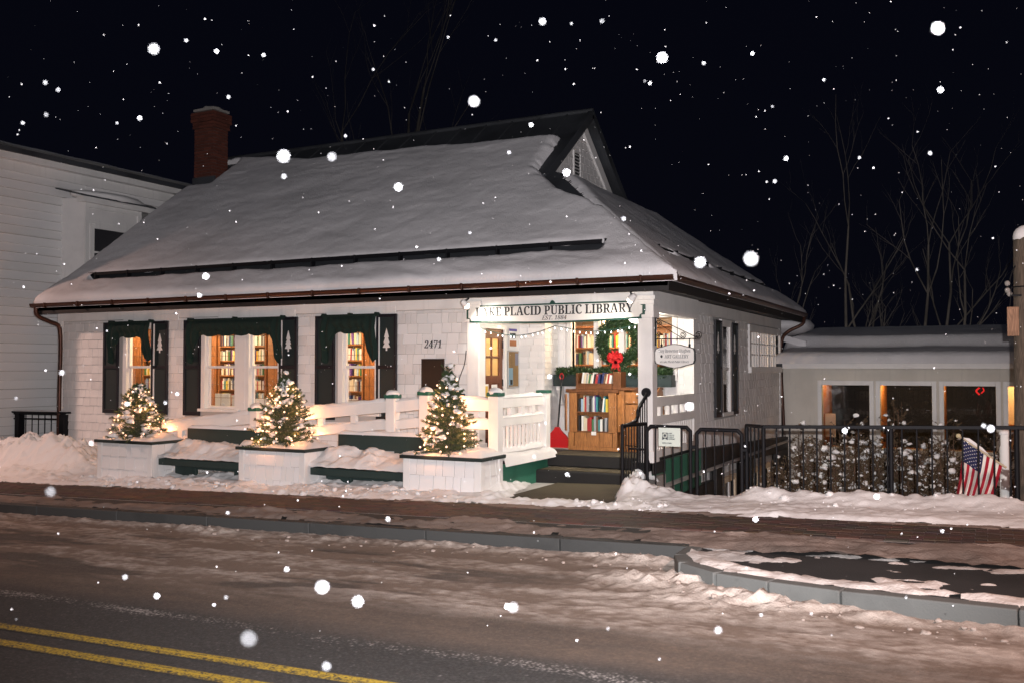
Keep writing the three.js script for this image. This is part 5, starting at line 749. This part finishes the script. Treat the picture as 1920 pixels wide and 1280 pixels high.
{
  const f = fence('black railing with snowy top beside the clapboard house', V(-15.5, -0.05, 0.05), V(-11.72, 0.0, 0.05), 0.0, 0.85, 0.19, [], 0.12); P('end_post', bx(-11.8, -11.66, -0.2, 0.84, -0.02, 0.12), ironM, f); P('mid_post', bx(-13.1, -12.98, -0.2, 0.84, -0.02, 0.12), ironM, f);
  P('cap_board', beam(V(-15.5, 0.84, 0.05), V(-11.58, 0.88, 0.05), 0.13, 0.035), ironM, f); P('second_rail', beam(V(-15.5, 0.7, 0.05), V(-11.7, 0.75, 0.05), 0.03, 0.03), ironM, f); P('snow_strip', snowBar(V(-15.5, 0.855, 0.05), V(-11.6, 0.895, 0.05), 0.12, 0.025, 4), snow, f);
  one('stair_handrail', 'brown sloping handrail behind the black railing on the far left', 'handrail', beam(V(-14.2, 0.75, -0.5), V(-12.2, -0.3, -0.5), 0.05, 0.08), mat(0.1, 0.06, 0.04, 0.6));
}
// ---------------------------------------------------------------- annex
{
  const a = thing('annex_building', 'low white wing with three dark picture windows and snow covered roof', 'building', [4.2, -1.9, -11]), z = -9.4;
  const open = [[0.87, 1.86, 0.0, 1.36], [2.08, 3.1, 0.0, 1.36], [3.33, 4.3, 0.0, 1.36], [4.52, 5.5, 0.0, 1.36], [5.7, 6.7, 0.0, 1.36]];
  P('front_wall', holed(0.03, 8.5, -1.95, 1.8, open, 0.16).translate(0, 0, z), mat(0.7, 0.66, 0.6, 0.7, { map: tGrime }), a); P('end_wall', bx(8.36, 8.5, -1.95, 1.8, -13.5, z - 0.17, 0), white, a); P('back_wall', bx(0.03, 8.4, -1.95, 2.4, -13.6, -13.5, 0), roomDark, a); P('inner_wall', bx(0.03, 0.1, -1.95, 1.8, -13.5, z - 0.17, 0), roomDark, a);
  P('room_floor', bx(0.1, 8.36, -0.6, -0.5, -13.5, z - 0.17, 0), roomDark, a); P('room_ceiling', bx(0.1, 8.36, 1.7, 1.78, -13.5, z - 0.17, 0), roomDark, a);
  for (const [x0, x1, y0, y1] of open) {
    const f = P('window', [bx(x0 - 0.09, x0, y0 - 0.1, y1 + 0.1, z - 0.1, z + 0.04), bx(x1, x1 + 0.09, y0 - 0.1, y1 + 0.1, z - 0.1, z + 0.04), bx(x0, x1, y1, y1 + 0.1, z - 0.1, z + 0.04), bx(x0 - 0.12, x1 + 0.12, y0 - 0.14, y0 - 0.1, z - 0.1, z + 0.08)], trim, a); P('pane', bx(x0, x1, y0, y1, z - 0.06, z - 0.055, 0), glass, f);
    P('partition', [bx(x0 - 0.16, x0 + 0.0, -0.5, 1.7, z - 1.5, z - 0.17), bx(x0 - 0.02, x1, -0.5, 0.0, z - 0.5, z - 0.4)], roomWood, a);
  }
  const lm = (x, y, zz, cd, label) => { const l = thing('wall_lamp', label, 'lamp', [x, y, zz], 'warm lamps in the annex'); P('bulb', new THREE.SphereGeometry(0.035, 12, 8).translate(x, y, zz), glow(1, 0.62, 0.25, 10), l); P('bracket', rod(V(x - 0.1, y + 0.05, zz), V(x, y, zz), 0.008), ink, l); const p = new THREE.PointLight(lin(1, 0.62, 0.25), cd, 0, 2); p.castShadow = true; p.shadow.radius = 3; p.position.set(0, 0, 0); l.add(p); };
  lm(1.25, 1.52, -9.85, 2.2, 'warm lamp inside the leftmost annex window'); lm(2.4, 1.5, -9.85, 4.5, 'warm lamp inside the middle annex window'); lm(3.7, 1.52, -9.85, 2.2, 'warm lamp inside the annex window behind the flag'); lm(4.9, 1.5, -9.9, 4, 'warm lamp inside the annex window by the utility pole');
  P('shelf_wall', bx(4.45, 5.6, -0.5, 1.7, -10.5, -10.4), cream, a); P('shelf', bx(4.45, 5.6, 0.5, 0.54, -10.4, -10.15), roomWood, a);
  { const q = thing('wall_sconce', 'small pale lit sconce at the left edge of the annex windows', 'lamp', [0.88, 0.0, -9.62]); P('shade', bx(0.9, 1.12, 0.2, 0.72, -9.66, -9.62), new THREE.MeshPhysicalMaterial({ color: lin(0.8, 0.6, 0.4), roughness: 1, transmission: 0.5, thickness: 0 }), q); P('stand', rod(V(1.0, -0.5, -9.64), V(1.0, 0.2, -9.64), 0.012), ink, q); }
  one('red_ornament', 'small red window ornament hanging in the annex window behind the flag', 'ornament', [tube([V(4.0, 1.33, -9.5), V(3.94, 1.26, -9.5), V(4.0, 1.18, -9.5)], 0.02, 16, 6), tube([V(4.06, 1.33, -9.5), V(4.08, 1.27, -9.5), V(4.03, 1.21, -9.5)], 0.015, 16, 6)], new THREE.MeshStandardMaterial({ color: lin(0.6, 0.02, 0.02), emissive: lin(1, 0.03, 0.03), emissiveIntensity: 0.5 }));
  const roofA = P('roof', [plate([[-0.2, 1.86, -8.95], [8.9, 1.86, -8.95], [8.9, 2.35, -14], [-0.2, 2.35, -14]], 0.12)], roofM, a); P('fascia', bx(0.1, 8.7, 1.72, 1.85, -8.99, -8.94), white, roofA);
  stuff('annex_roof_snow', hf(-0.15, 9, -14, -8.75, 0.07, (x, zz) => { const t = -8.8 - zz, n = fbm(x * 0.6, zz * 0.9, 2), e = rim(Math.min(t + 0.04, x + 0.15), 0.3); return 1.83 + 0.095 * Math.max(0, t) + e * (0.24 + 0.04 * n) + 0.24 * sm(1.3, 1.75, t + 0.1 * fbm(x * 0.5, 1, 2, 2)) + 0.012 * fbm(x * 4, zz * 4, 3, 2); }), snowRoof, 'thick stepped snow on the flat roof of the low wing', 'snow', true);
  one('low_snowy_roof', 'small snow covered roof tucked behind the library eave', 'roof', [plate([[-1.5, 2.9, -10.2], [0.4, 2.35, -10.2], [0.4, 2.35, -13], [-1.5, 2.9, -13]], 0.15), blob(0.7, [1.4, 0.4, 1.4], 3, 0.1).translate(-0.5, 2.75, -11)], snowRoof);
  for (let i = 0; i < 0; i++) rnd();
}
// ---------------------------------------------------------------- shrubs in the sunken yard
function shrub(x, z, H, R, k, label) {
  srand(k); const s = thing('snowy_shrub', label, 'shrub', [x, -1.8, z], 'snowy shrubs behind the iron fence'), tw = [], sn = [], lf = [];
  for (let i = 0; i < 70; i++) { const a = rr(0, 6.28), r = R * Math.sqrt(rnd()), h = (H + 0.45) * rr(0.62, 1.0) * (1 - 0.3 * r / R), b = V(x + Math.cos(a) * r * 0.25, -1.85, z + Math.sin(a) * r * 0.25), e = V(x + Math.cos(a) * r, -1.8 + h, z + Math.sin(a) * r), m = b.clone().lerp(e, 0.5).add(V(rr(-0.1, 0.1), 0.1, rr(-0.1, 0.1)));
    tw.push(rod(b, m, 0.014, 0.009, 5), rod(m, e, 0.009, 0.004, 5));
    for (let j = 0; j < 22; j++) { const t = rr(0.3, 1), c = (t < 0.5 ? b.clone().lerp(m, t * 2) : m.clone().lerp(e, t * 2 - 1)), q = c.clone().add(V(rr(-0.2, 0.2), rr(0.02, 0.2), rr(-0.2, 0.2))); tw.push(rod(c, q, 0.004, 0.002, 3)); lf.push(leaves(14, () => [c.clone().lerp(q, rr(0.2, 1)), q.clone().sub(c).normalize()], 0.045, 0.009, 1)); if (rnd() < 0.27) { const rad = 0.012 + 0.04 * Math.pow(rnd(), 1.6); sn.push(blob(rad, [rr(0.9, 1.6), rr(0.6, 1.1), rr(0.9, 1.4)], i + j * 3 + k, 0.7, 1).rotateY(i).translate(q.x, q.y, q.z)); } } }
  P('branches', tw, mat(0.12, 0.07, 0.045, 0.9), s); P('leaves', lf, mat(0.085, 0.055, 0.028, 0.8), s); tag(P('snow_clumps', sn, snow, s), null, null, null, 'stuff');
}
[[1.55, -3.4, 2.3, 0.62, 'leftmost snowy shrub behind the iron fence'], [2.25, -3.0, 2.6, 0.65, 'second snowy shrub from the left behind the iron fence'], [2.95, -3.6, 2.7, 0.7, 'tall snowy shrub in the middle behind the iron fence'], [3.6, -3.0, 2.5, 0.6, 'snowy shrub just left of the flag behind the fence'], [4.25, -3.5, 2.4, 0.6, 'snowy shrub behind the flag'], [5.0, -3.2, 2.3, 0.6, 'rightmost snowy shrub beyond the utility pole']].forEach(([x, z, h, r, l], i) => shrub(x, z, h, r, 100 + i, l));
// ---------------------------------------------------------------- flag
{
  const cv = document.createElement('canvas'); cv.width = 760; cv.height = 400; const c = cv.getContext('2d');
  for (let i = 0; i < 13; i++) { c.fillStyle = i % 2 ? '#e8e2d8' : '#a3122a'; c.fillRect(0, i * 400 / 13, 760, 400 / 13 + 1); }
  c.fillStyle = '#1b2148'; c.fillRect(0, 0, 304, 7 * 400 / 13); c.fillStyle = '#e8e2d8';
  for (let r = 0; r < 9; r++) for (let q = 0; q < (r % 2 ? 5 : 6); q++) { const X = 25 + q * 50.6 + (r % 2 ? 25.3 : 0), Y = 21.5 + r * 21.5; c.beginPath(); for (let k = 0; k < 10; k++) { const a = -Math.PI / 2 + k * Math.PI / 5, R = k % 2 ? 3.6 : 9; c.lineTo(X + R * Math.cos(a), Y + R * Math.sin(a)); } c.closePath(); c.fill(); }
  const t = new THREE.CanvasTexture(cv); t.colorSpace = THREE.SRGBColorSpace;
  const f = thing('flag', 'small striped flag with stars hanging from a slanting pole behind the fence', 'flag', [4.1, 0.2, 0.35]), a = V(3.84, 0.97, 0.4), b = V(4.32, 0.62, 0.3);
  P('pole', rod(b, a, 0.012), mat(0.55, 0.45, 0.3, 0.6), f); P('finial', blob(0.028, [1, 1, 1], 1, 0.05).translate(a.x, a.y, a.z), mat(0.5, 0.42, 0.25, 0.5), f); P('pole_snow', snowBar(V(3.88, 0.955, 0.395), V(4.15, 0.76, 0.335), 0.03, 0.035, 2), snow, f);
  const lay = [0, -0.004].map((o) => hf(0, 1, 0, 1, 0.03, () => 0, (u, _, v) => { const p = a.clone().lerp(b, 0.08 + v * 0.84), drop = u * (0.62 - 0.06 * v), ga = 0.3 * u; return [p.x + 0.02 * Math.sin(u * 3) + (0.5 - v) * 0.42 * ga - 0.13 * u, p.y - drop, p.z + 0.05 * Math.sin(v * 19 + u * 2.5) * (0.2 + u) + 0.06 * u + o]; }));
  P('cloth', lay, new THREE.MeshStandardMaterial({ map: t, roughness: 0.85 }), f, true).geometry.attributes.uv.array.forEach((v, i, arr) => { arr[i] = i % 2 ? 1 - v : v; });
}
// ---------------------------------------------------------------- utility pole, white pipe
{
  const p = thing('utility_pole', 'grey wooden utility pole with snow cap and hung board at right edge', 'pole', [4.55, 0.1, 0.1]); P('shaft', new THREE.CylinderGeometry(0.125, 0.15, 3.2, 18).translate(4.55, 1.62, 0.1), poleWood, p); P('snow_cap', blob(0.13, [1, 1.0, 1], 3, 0.08).translate(4.55, 3.24, 0.1), snow, p);
  const b = P('hung_board', bx(4.35, 4.47, 2.1, 2.43, 0.22, 0.26, 0.008), mat(0.45, 0.3, 0.22, 0.8, { map: tGrain }), p); P('chain', [rod(V(4.38, 2.43, 0.24), V(4.4, 2.66, 0.22), 0.005), bx(4.4, 4.5, 2.55, 2.57, 0.18, 0.24)], ironM, b);
  for (const [x, y] of [[4.36, 2.62], [4.36, 2.7], [4.38, 2.58]]) P('insulator', blob(0.03, [1, 1.1, 1], x * 9 + y, 0.1).translate(x, y, 0.2), stone, p); P('strap', [new THREE.TorusGeometry(0.135, 0.008, 6, 24).rotateX(Math.PI / 2).translate(4.55, 2.66, 0.1), tube([V(4.44, 2.9, 0.18), V(4.4, 2.8, 0.2), V(4.37, 2.66, 0.21)], 0.008, 12, 5)], ironM, p);
  const q = thing('white_pipe_post', 'peeling white post standing between flag and utility pole', 'post', [4.31, 0.1, 0.15]); P('shaft', new THREE.CylinderGeometry(0.055, 0.06, 1.95, 14).translate(4.31, 0.02, 0.15), new THREE.MeshStandardMaterial({ roughness: 0.7, map: tex(128, 256, (u, v) => { const n = vfbm(u, v, 4, 5, 17) + 0.25 * v, k = sm(0.68, 0.73, n); return [mix(0.88, 0.42, k), mix(0.88, 0.36, k), mix(0.87, 0.34, k)]; }, true, 1) }), q); P('snow_cap', blob(0.06, [1, 0.7, 1], 5, 0.1).translate(4.31, 1.0, 0.15), snow, q);
}
// ---------------------------------------------------------------- clapboard house on the left
{
  const X = -13.2, h = thing('clapboard_house', 'white clapboard house with grey roof edge at left of library', 'house', [-16, 0, -4]);
  P('side_wall', bx(X - 0.2, X - 0.02, -0.6, 6.05, -11, 1.95, 0), gap, h); P('front_wall', bx(-20, X - 0.2, -0.6, 6.05, 1.8, 1.94, 0), white, h); P('corner_board', bx(X - 0.14, X + 0.012, -0.6, 6.0, 1.9, 2.0), trim, h);
  srand(91); for (let i = 0; i < 36; i++) { const y = -0.5 + i * 0.182, c = P('clapboard', bx(1.25 - 3.15, 11, 0, 0.17, 0, 0.02, 0), shingleM[i % 4], h), p = c.geometry.attributes.position; for (let k = 0; k < p.count; k++) p.setZ(k, (p.getZ(k) + h._w.z < 0.01 ? 0 : p.getY(k) + h._w.y > 0.1 ? 0.004 : 0.034)); c.geometry.computeVertexNormals(); for (let k = 0; k < p.count; k++) p.setXYZ(k, p.getX(k) + h._w.x, p.getY(k) + h._w.y, p.getZ(k)); c.geometry.applyMatrix4(new THREE.Matrix4().makeRotationY(Math.PI / 2)).translate(X - 0.02 - h._w.x, y + rr(-0.004, 0.004) - h._w.y, -h._w.z); }
  P('eave', [bx(X - 0.05, X + 0.22, 5.86, 6.06, -11, 2.2), bx(X, X + 0.05, 5.66, 5.86, -11, 1.95)], trim, h); P('roof', plate([[X + 0.3, 6.08, 2.25], [X + 0.3, 6.08, -11], [-19, 6.5, -11], [-19, 6.5, 2.25]], 0.1), roofM, h); stuff('house_roof_snow', hf(-11, 2.25, 0, 4.0, 0.1, (w, s) => 0.04 + 0.06 * rim(s, 0.3) + 0.03 * fbm(w, s, 2), (w, y, s) => [X + 0.28 - s, 6.085 + s * 0.068 + y, w]), snow, 'thin snow along the roof edge of the clapboard house', 'snow', true);
  // bay
  const bay = P('bay', [shapeGeo([[X - 0.05, 0.95], [X + 0.5, 1.15], [X + 0.5, 2.55], [X - 0.05, 3.3]], 3.1).rotateX(-Math.PI / 2).scale(1, 1, 1).translate(0, 2.2, 0)], white, h);
  const bz = (g) => onX(g, X + 0.5); P('bay_window', [bx(1.25, 1.35, 3.4, 4.75, -0.02, 0.03), bx(2.25, 2.35, 3.4, 4.75, -0.02, 0.03), bx(1.35, 2.25, 4.68, 4.78, -0.02, 0.03), bx(1.35, 2.25, 4.16, 4.2, -0.01, 0.02)].map(bz), trim, bay); P('pane', bz(bx(1.35, 2.25, 3.4, 4.68, 0.002, 0.006, 0)), mat(0.04, 0.04, 0.045, 0.1), bay);
  P('bay_board', [bx(1.12, 1.2, 2.3, 5.2, -0.01, 0.03), bx(2.48, 2.58, 2.3, 5.2, -0.01, 0.03), bx(1.2, 2.48, 4.78, 4.84, 0, 0.025), bx(1.2, 2.48, 5.1, 5.2, 0, 0.03)].map(bz), trim, bay); P('bay_cornice', [bx(1.0, 2.75, 5.2, 5.32, -0.1, 0.1)].map(bz), trim, bay); P('bay_roof', [plate([[X + 0.68, 5.33, -0.95], [X + 0.68, 5.33, -2.85], [X, 5.5, -3.3], [X, 5.5, -0.8]], 0.03)], roofM, bay); P('bay_snow', blob(0.5, [0.85, 0.3, 1.85], 6, 0.12).translate(X + 0.28, 5.38, -1.9), snow, bay);
}
// ---------------------------------------------------------------- bare trees behind
function bareTree(x, y, z, H, k, label, r0 = 0.07, pale = false) {
  srand(k); const t = thing('bare_tree', label, 'tree', [x, y, z], 'bare trees behind the buildings'), tr = [], br = [];
  const grow = (p, d, L, r, lv, out) => { let q = p.clone(); const n = 5; for (let i = 0; i < n; i++) { const e = q.clone().addScaledVector(d, L / n), ra = r * (1 - 0.65 * i / n), rb = r * (1 - 0.65 * (i + 1) / n); out.push(rod(q, e, ra, rb, lv ? 4 : 7)); q = e; d = d.clone().add(V(rr(-0.16, 0.16), rr(-0.02, 0.12), rr(-0.16, 0.16))).normalize(); if (lv < 3 && i > 0) for (let m = 0; m < (lv ? 1 : 2); m++) if (rnd() < 0.75) { const a = rr(0, 6.28), sp = rr(0.45, 0.85); grow(q, d.clone().add(V(Math.cos(a) * sp, rr(0, 0.4), Math.sin(a) * sp)).normalize(), L * rr(0.32, 0.55), rb * 0.6, lv + 1, br); } } };
  grow(V(x, y, z), V(rr(-0.12, 0.12), 1, rr(-0.1, 0.1)).normalize(), H, r0, 0, tr); P('trunk', tr, pale ? barkPale : bark, t); P('crown', br, pale ? barkPale : bark, t);
}
[[-0.9, -17, 5.5, 'leaning bare tree next to the library eave above the low wing'], [0.7, -17, 8.0, 'tallest bare tree above the low wing roof'], [1.5, -18, 6.4, 'bare tree just right of the tallest one above the low wing'], [2.2, -17, 7.2, 'slender bare tree midway above the low wing'], [3.0, -18.5, 7.4, 'spreading bare tree above the low wing'], [3.7, -17, 6.4, 'bare tree nearest the utility pole']].forEach(([x, z, h, l], i) => bareTree(x, -1.9, z, h, 200 + i, l, 0.075, true));
[[-15.4, -16, 14.5, 'faint bare tree rising behind the middle of the roof ridge'], [-16.6, -17, 13.5, 'faint bare tree behind the ridge left of the middle'], [-19.5, -18, 13, 'faint bare tree behind the chimney']].forEach(([x, z, h, l], i) => bareTree(x, -1.9, z, h, 230 + i, l, 0.12));
// ---------------------------------------------------------------- street lamps outside the picture and the photographer's flash
function streetLamp(x, z, aim, cd, label) {
  const l = thing('street_lamp', label, 'street lamp', [x, roadY(x), z], 'street lamps outside the picture'), y = 7.2; P('pole', new THREE.CylinderGeometry(0.06, 0.1, y - roadY(x), 12).translate(x, (y + roadY(x)) / 2, z), ironM, l);
  const d = aim.clone().sub(V(x, y, z)).setY(0).normalize(), hx = x + d.x * 1.3, hz = z + d.z * 1.3; P('arm', tube([V(x, y - 0.1, z), V(x + d.x * 0.5, y + 0.2, z + d.z * 0.5), V(hx, y + 0.2, hz)], 0.035, 20, 6), ironM, l); P('lamp_head', bx(hx - 0.16, hx + 0.16, y + 0.1, y + 0.2, hz - 0.16, hz + 0.16, 0.02), ironM, l);
  P('lens', new THREE.SphereGeometry(0.12, 16, 8).scale(1, 0.5, 1).translate(hx, y + 0.06, hz), glow(...WARM, 8), l); const s = new THREE.SpotLight(lin(...WARM), cd, 0, 1.4, 0.42, 2); s.castShadow = true; s.shadow.radius = 8; s.position.set(hx, y - 0.06, hz).sub(l._w); s.target.position.set(hx, 0, hz).sub(l._w); l.add(s, s.target);
}
streetLamp(-18.5, 6.9, V(-7, 0, 3.5), LAMP_LEFT_CD, 'tall street lamp standing on the kerb left of the view');
streetLamp(9.6, 7.4, V(-1, 0, 2.5), LAMP_RIGHT_CD, 'tall street lamp on the road side right of the view');
{
  const c = camera.position, F = V(-0.4523, 0, -0.8918), R = V(0.8918, 0, -0.4523), h = c.clone().addScaledVector(R, 0.1).add(V(0, 0.14, 0)).addScaledVector(F, -0.06);
  const l = thing('camera_flash', 'flash head on a light stand at the photographer’s place', 'flash', [c.x, roadY(c.x), c.z]), at = (a, b) => h.clone().addScaledVector(F, a).add(V(0, b, 0));
  P('body', beam(at(-0.1, 0), at(0, 0), 0.075, 0.05), ironM, l); P('lens', beam(at(0, 0), at(0.004, 0), 0.07, 0.045, 0), glow(1, 0.97, 0.94, 1), l); P('stand', rod(at(-0.06, -0.02), V(h.x, roadY(c.x), h.z + 0.06), 0.012), ironM, l);
  for (let i = 0; i < 3; i++) { const a = i * 2.094; P('leg', rod(V(h.x, roadY(c.x) + 0.5, h.z + 0.06), V(h.x + 0.4 * Math.cos(a), roadY(c.x), h.z + 0.06 + 0.4 * Math.sin(a)), 0.008), ironM, l); }
  const s = new THREE.SpotLight(lin(1, 0.952, 0.965), FLASH_CD, 0, 0.72, 0.55, 2); s.castShadow = true; s.shadow.radius = 1; s.position.copy(at(0.02, 0)).sub(l._w); s.target.position.copy(c.clone().addScaledVector(F, 13).add(V(0, 1.2, 0))).sub(l._w); l.add(s, s.target);
}
// ---------------------------------------------------------------- books: the 300 that show largest are things, the rest one mass
{
  const nth = new Map(); books.slice().sort((a, b) => a[0] - b[0]).forEach((b) => { const q = b[8] + '|' + b[9]; b.n = nth.get(q) || 0; nth.set(q, b.n + 1); });
  const bookG = new THREE.BoxGeometry(1, 1, 1).translate(0, 0.5, 0), rest = [], eye = camera.position; const key = (b) => b[3] * b[4] / eye.distanceToSquared(V(b[0], b[1], b[2])) * (b[9].includes('porch') ? 6 : 1);
  books.sort((a, b) => key(b) - key(a));
  books.forEach((b, i) => { const [x, y, z, w, h, d, t, lean, ci, where] = b, many = nth.get(ci + '|' + where) > 1;
    const m = new THREE.Mesh(bookG, bookCols[ci][1]); m.position.set(x, y, z); m.scale.set(w, h, d); m.rotation.z = lean; m.castShadow = m.receiveShadow = true;
    if (i < 290) { m.name = numbered('book'); scene.add(tag(m, (many ? ORD[b.n] + ' ' : '') + bookCols[ci][0] + ' book ' + (many ? 'from the left ' : '') + 'on the ' + where, 'book', 'books on the ' + where)); }
    else { m.updateMatrix(); const g = bookG.clone().applyMatrix4(m.matrix), c = bookCols[ci][1].color; g.setAttribute('color', new THREE.BufferAttribute(new Float32Array(Array.from({ length: 24 }, () => [c.r, c.g, c.b]).flat()), 3)); rest.push(g); }
  });
  if (rest.length) stuff('shelved_books', rest, new THREE.MeshStandardMaterial({ vertexColors: true, roughness: 0.5 }), 'rows of further books on the indoor shelves', 'books');
}
// ---------------------------------------------------------------- falling snow: x, y, z in metres, radius in millimetres
{
  const big = [[3.438,2.050,11.626,2.2],[3.600,2.222,11.105,2.3],[4.105,2.018,11.447,1.9],[3.868,2.040,11.414,2.1],[3.686,2.013,11.450,2.5],[3.596,1.932,11.626,2.5],[3.532,1.968,11.477,1.7],[2.875,2.332,10.974,1.8],[2.629,2.442,10.812,1.7],[2.537,2.293,11.075,2.0],[2.655,2.247,11.136,1.6],[2.534,2.233,11.070,2.1],[2.146,2.316,10.843,2.2],[2.732,2.214,11.022,1.9],[1.944,2.441,10.410,2.3],[2.586,2.371,10.642,2.2],[3.528,2.370,10.698,1.6],[3.666,2.468,10.108,2.2],[3.485,2.372,10.302,1.9],[4.081,2.155,10.759,2.0],[3.589,2.418,10.242,1.9],[3.602,2.490,9.563,2.3],[3.799,2.148,10.430,2.0],[4.033,2.211,10.055,1.8],[3.709,2.174,10.083,2.1],[3.888,1.852,11.359,2.4],[3.989,1.826,11.592,1.9],[3.662,1.997,11.166,1.8],[3.371,2.209,10.665,2.0],[3.112,2.268,10.251,2.5],[3.464,1.981,11.252,2.6],[3.063,2.077,11.005,2.3],[3.045,1.892,11.165,2.5],[2.714,1.895,10.852,2.4],[3.048,1.990,10.470,2.0],[2.942,2.098,10.142,1.7],[3.334,1.631,11.651,2.3],[3.675,1.580,11.670,2.2],[3.654,1.550,11.595,2.0],[3.743,1.589,11.825,1.8],[3.545,1.452,11.498,2.0],[3.739,1.526,11.469,2.1],[3.520,1.408,11.054,1.9],[3.069,1.422,11.278,1.9],[2.852,1.401,11.147,2.1],[3.030,1.394,10.952,2.5],[2.805,1.301,10.865,2.2],[2.613,1.228,10.701,1.9],[3.136,1.467,10.794,1.9],[2.604,1.422,10.652,2.1],[3.857,1.448,11.179,1.8],[3.395,1.183,10.332,1.8],[3.787,1.495,10.661,2.1],[3.836,1.706,11.220,1.7],[4.140,1.669,10.860,2.1],[4.130,1.640,10.270,2.0],[3.984,1.553,10.723,2.3],[3.915,1.640,10.540,2.3],[4.039,1.368,9.839,2.3],[3.659,1.172,10.026,2.3],[2.779,1.741,11.216,2.0],[2.119,1.678,10.831,2.3],[2.691,1.681,11.008,1.9],[2.663,2.466,10.612,2.2],[2.967,2.630,10.046,1.9],[3.132,2.691,9.913,2.0],[3.356,2.489,9.957,1.7],[3.841,2.306,9.628,1.8],[3.717,2.598,9.389,2.6],[2.871,2.625,10.135,1.8],[2.591,2.595,10.080,2.3],[3.501,2.042,10.515,2.3],[2.511,2.409,10.101,2.3],[2.500,1.690,10.705,2.1],[3.373,1.732,10.587,2.2],[3.012,1.853,10.110,1.7],[3.274,1.560,10.450,1.7],[3.320,1.518,10.381,1.8],[2.672,1.611,11.071,1.8],[2.568,1.674,10.802,1.7],[3.977,2.004,9.598,1.7],[3.771,1.186,10.018,2.2],[3.939,1.143,9.566,1.8],[3.048,0.945,9.686,2.6],[3.297,0.922,9.674,2.3],[3.634,0.800,8.754,2.1],[1.660,1.033,10.497,2.3],[1.465,1.873,10.038,1.9]];
  const fm = mat(0.9, 0.9, 0.92, 0.9), flake = (opacity) => mat(0.86, 0.9, 0.95, 0.9, { transparent: true, opacity }); // loose ice crystals, more gap than ice
  const sparse = { 'large bright': [0.1, 0.2, 0.06].map(flake), 'small bright': [0.25, 0.5, 0.12].map(flake) }; const geos = [1, 2, 3].map((k) => blob(1, [1, 1, 1], k * 3, 0.12, 2));
  camera.updateMatrixWorld(); const seen = new Map(), where = (p) => { const q = p.clone().project(camera), u = (q.x + 1) * 960, v = (1 - q.y) * 640; return v > 1050 ? 'over the road' : v > 890 ? 'over the pavement' : v < 195 ? 'high in the night sky' : u > 1480 && v < 630 ? 'in the sky above the low wing' : u > 1125 && v < 520 ? 'in the sky right of the gable' : u < 345 && v < 260 ? 'in the sky left of the chimney' : v < 262 ? 'in the sky above the ridge' : v < 565 ? 'in front of the snowy roof' : u > 1480 ? 'in front of the low wing' : 'in front of the library walls'; };
  big.slice().sort((a, b) => V(...a).project(camera).x - V(...b).project(camera).x).forEach((b) => { b.s = camera.position.distanceTo(V(...b)) < 1.2 ? 'large bright' : 'small bright'; b.w = where(V(...b)); const k = b.s + b.w; b.n = seen.get(k) || 0; seen.set(k, b.n + 1); });
  big.forEach((b, i) => { const [x, y, z, r] = b; const m = new THREE.Mesh(geos[i % 3], sparse[b.s][(i * 7) % 5 % 3]); m.name = numbered('snowflake'); m.position.set(x, y, z); m.scale.setScalar(r / 1000); m.rotation.set(i, i * 2.1, 0); const many = seen.get(b.s + b.w) > 1; scene.add(tag(m, (many ? ORD[b.n] + ' ' : '') + b.s + ' snowflake ' + (many ? 'from the left ' : '') + b.w, 'snowflake', 'bright snowflakes falling near the camera')); });
  srand(300); const n = 1500, im = new THREE.InstancedMesh(new THREE.IcosahedronGeometry(1, 1), fm, n), M4 = new THREE.Matrix4(), F = V(-0.4523, 0.0, -0.8918), R = V(0.8918, 0, -0.4523);
  for (let i = 0; i < n; i++) { const d = 3.2 + 9 * Math.pow(rnd(), 0.7), p = camera.position.clone().addScaledVector(F, d).addScaledVector(R, d * rr(-0.75, 0.75)).add(V(0, d * rr(-0.28, 0.5), 0)); if (p.y < 0.4) p.y += 2.2; const r = rr(0.0016, 0.0034) * (rnd() < 0.08 ? 1.5 : 1); M4.makeScale(r, r, r).setPosition(p); im.setMatrixAt(i, M4); }
  im.name = 'falling_snow'; tag(im, 'fine snow falling everywhere through the night air', 'snow', null, 'stuff'); scene.add(im);
}
renderer.render(scene, camera);
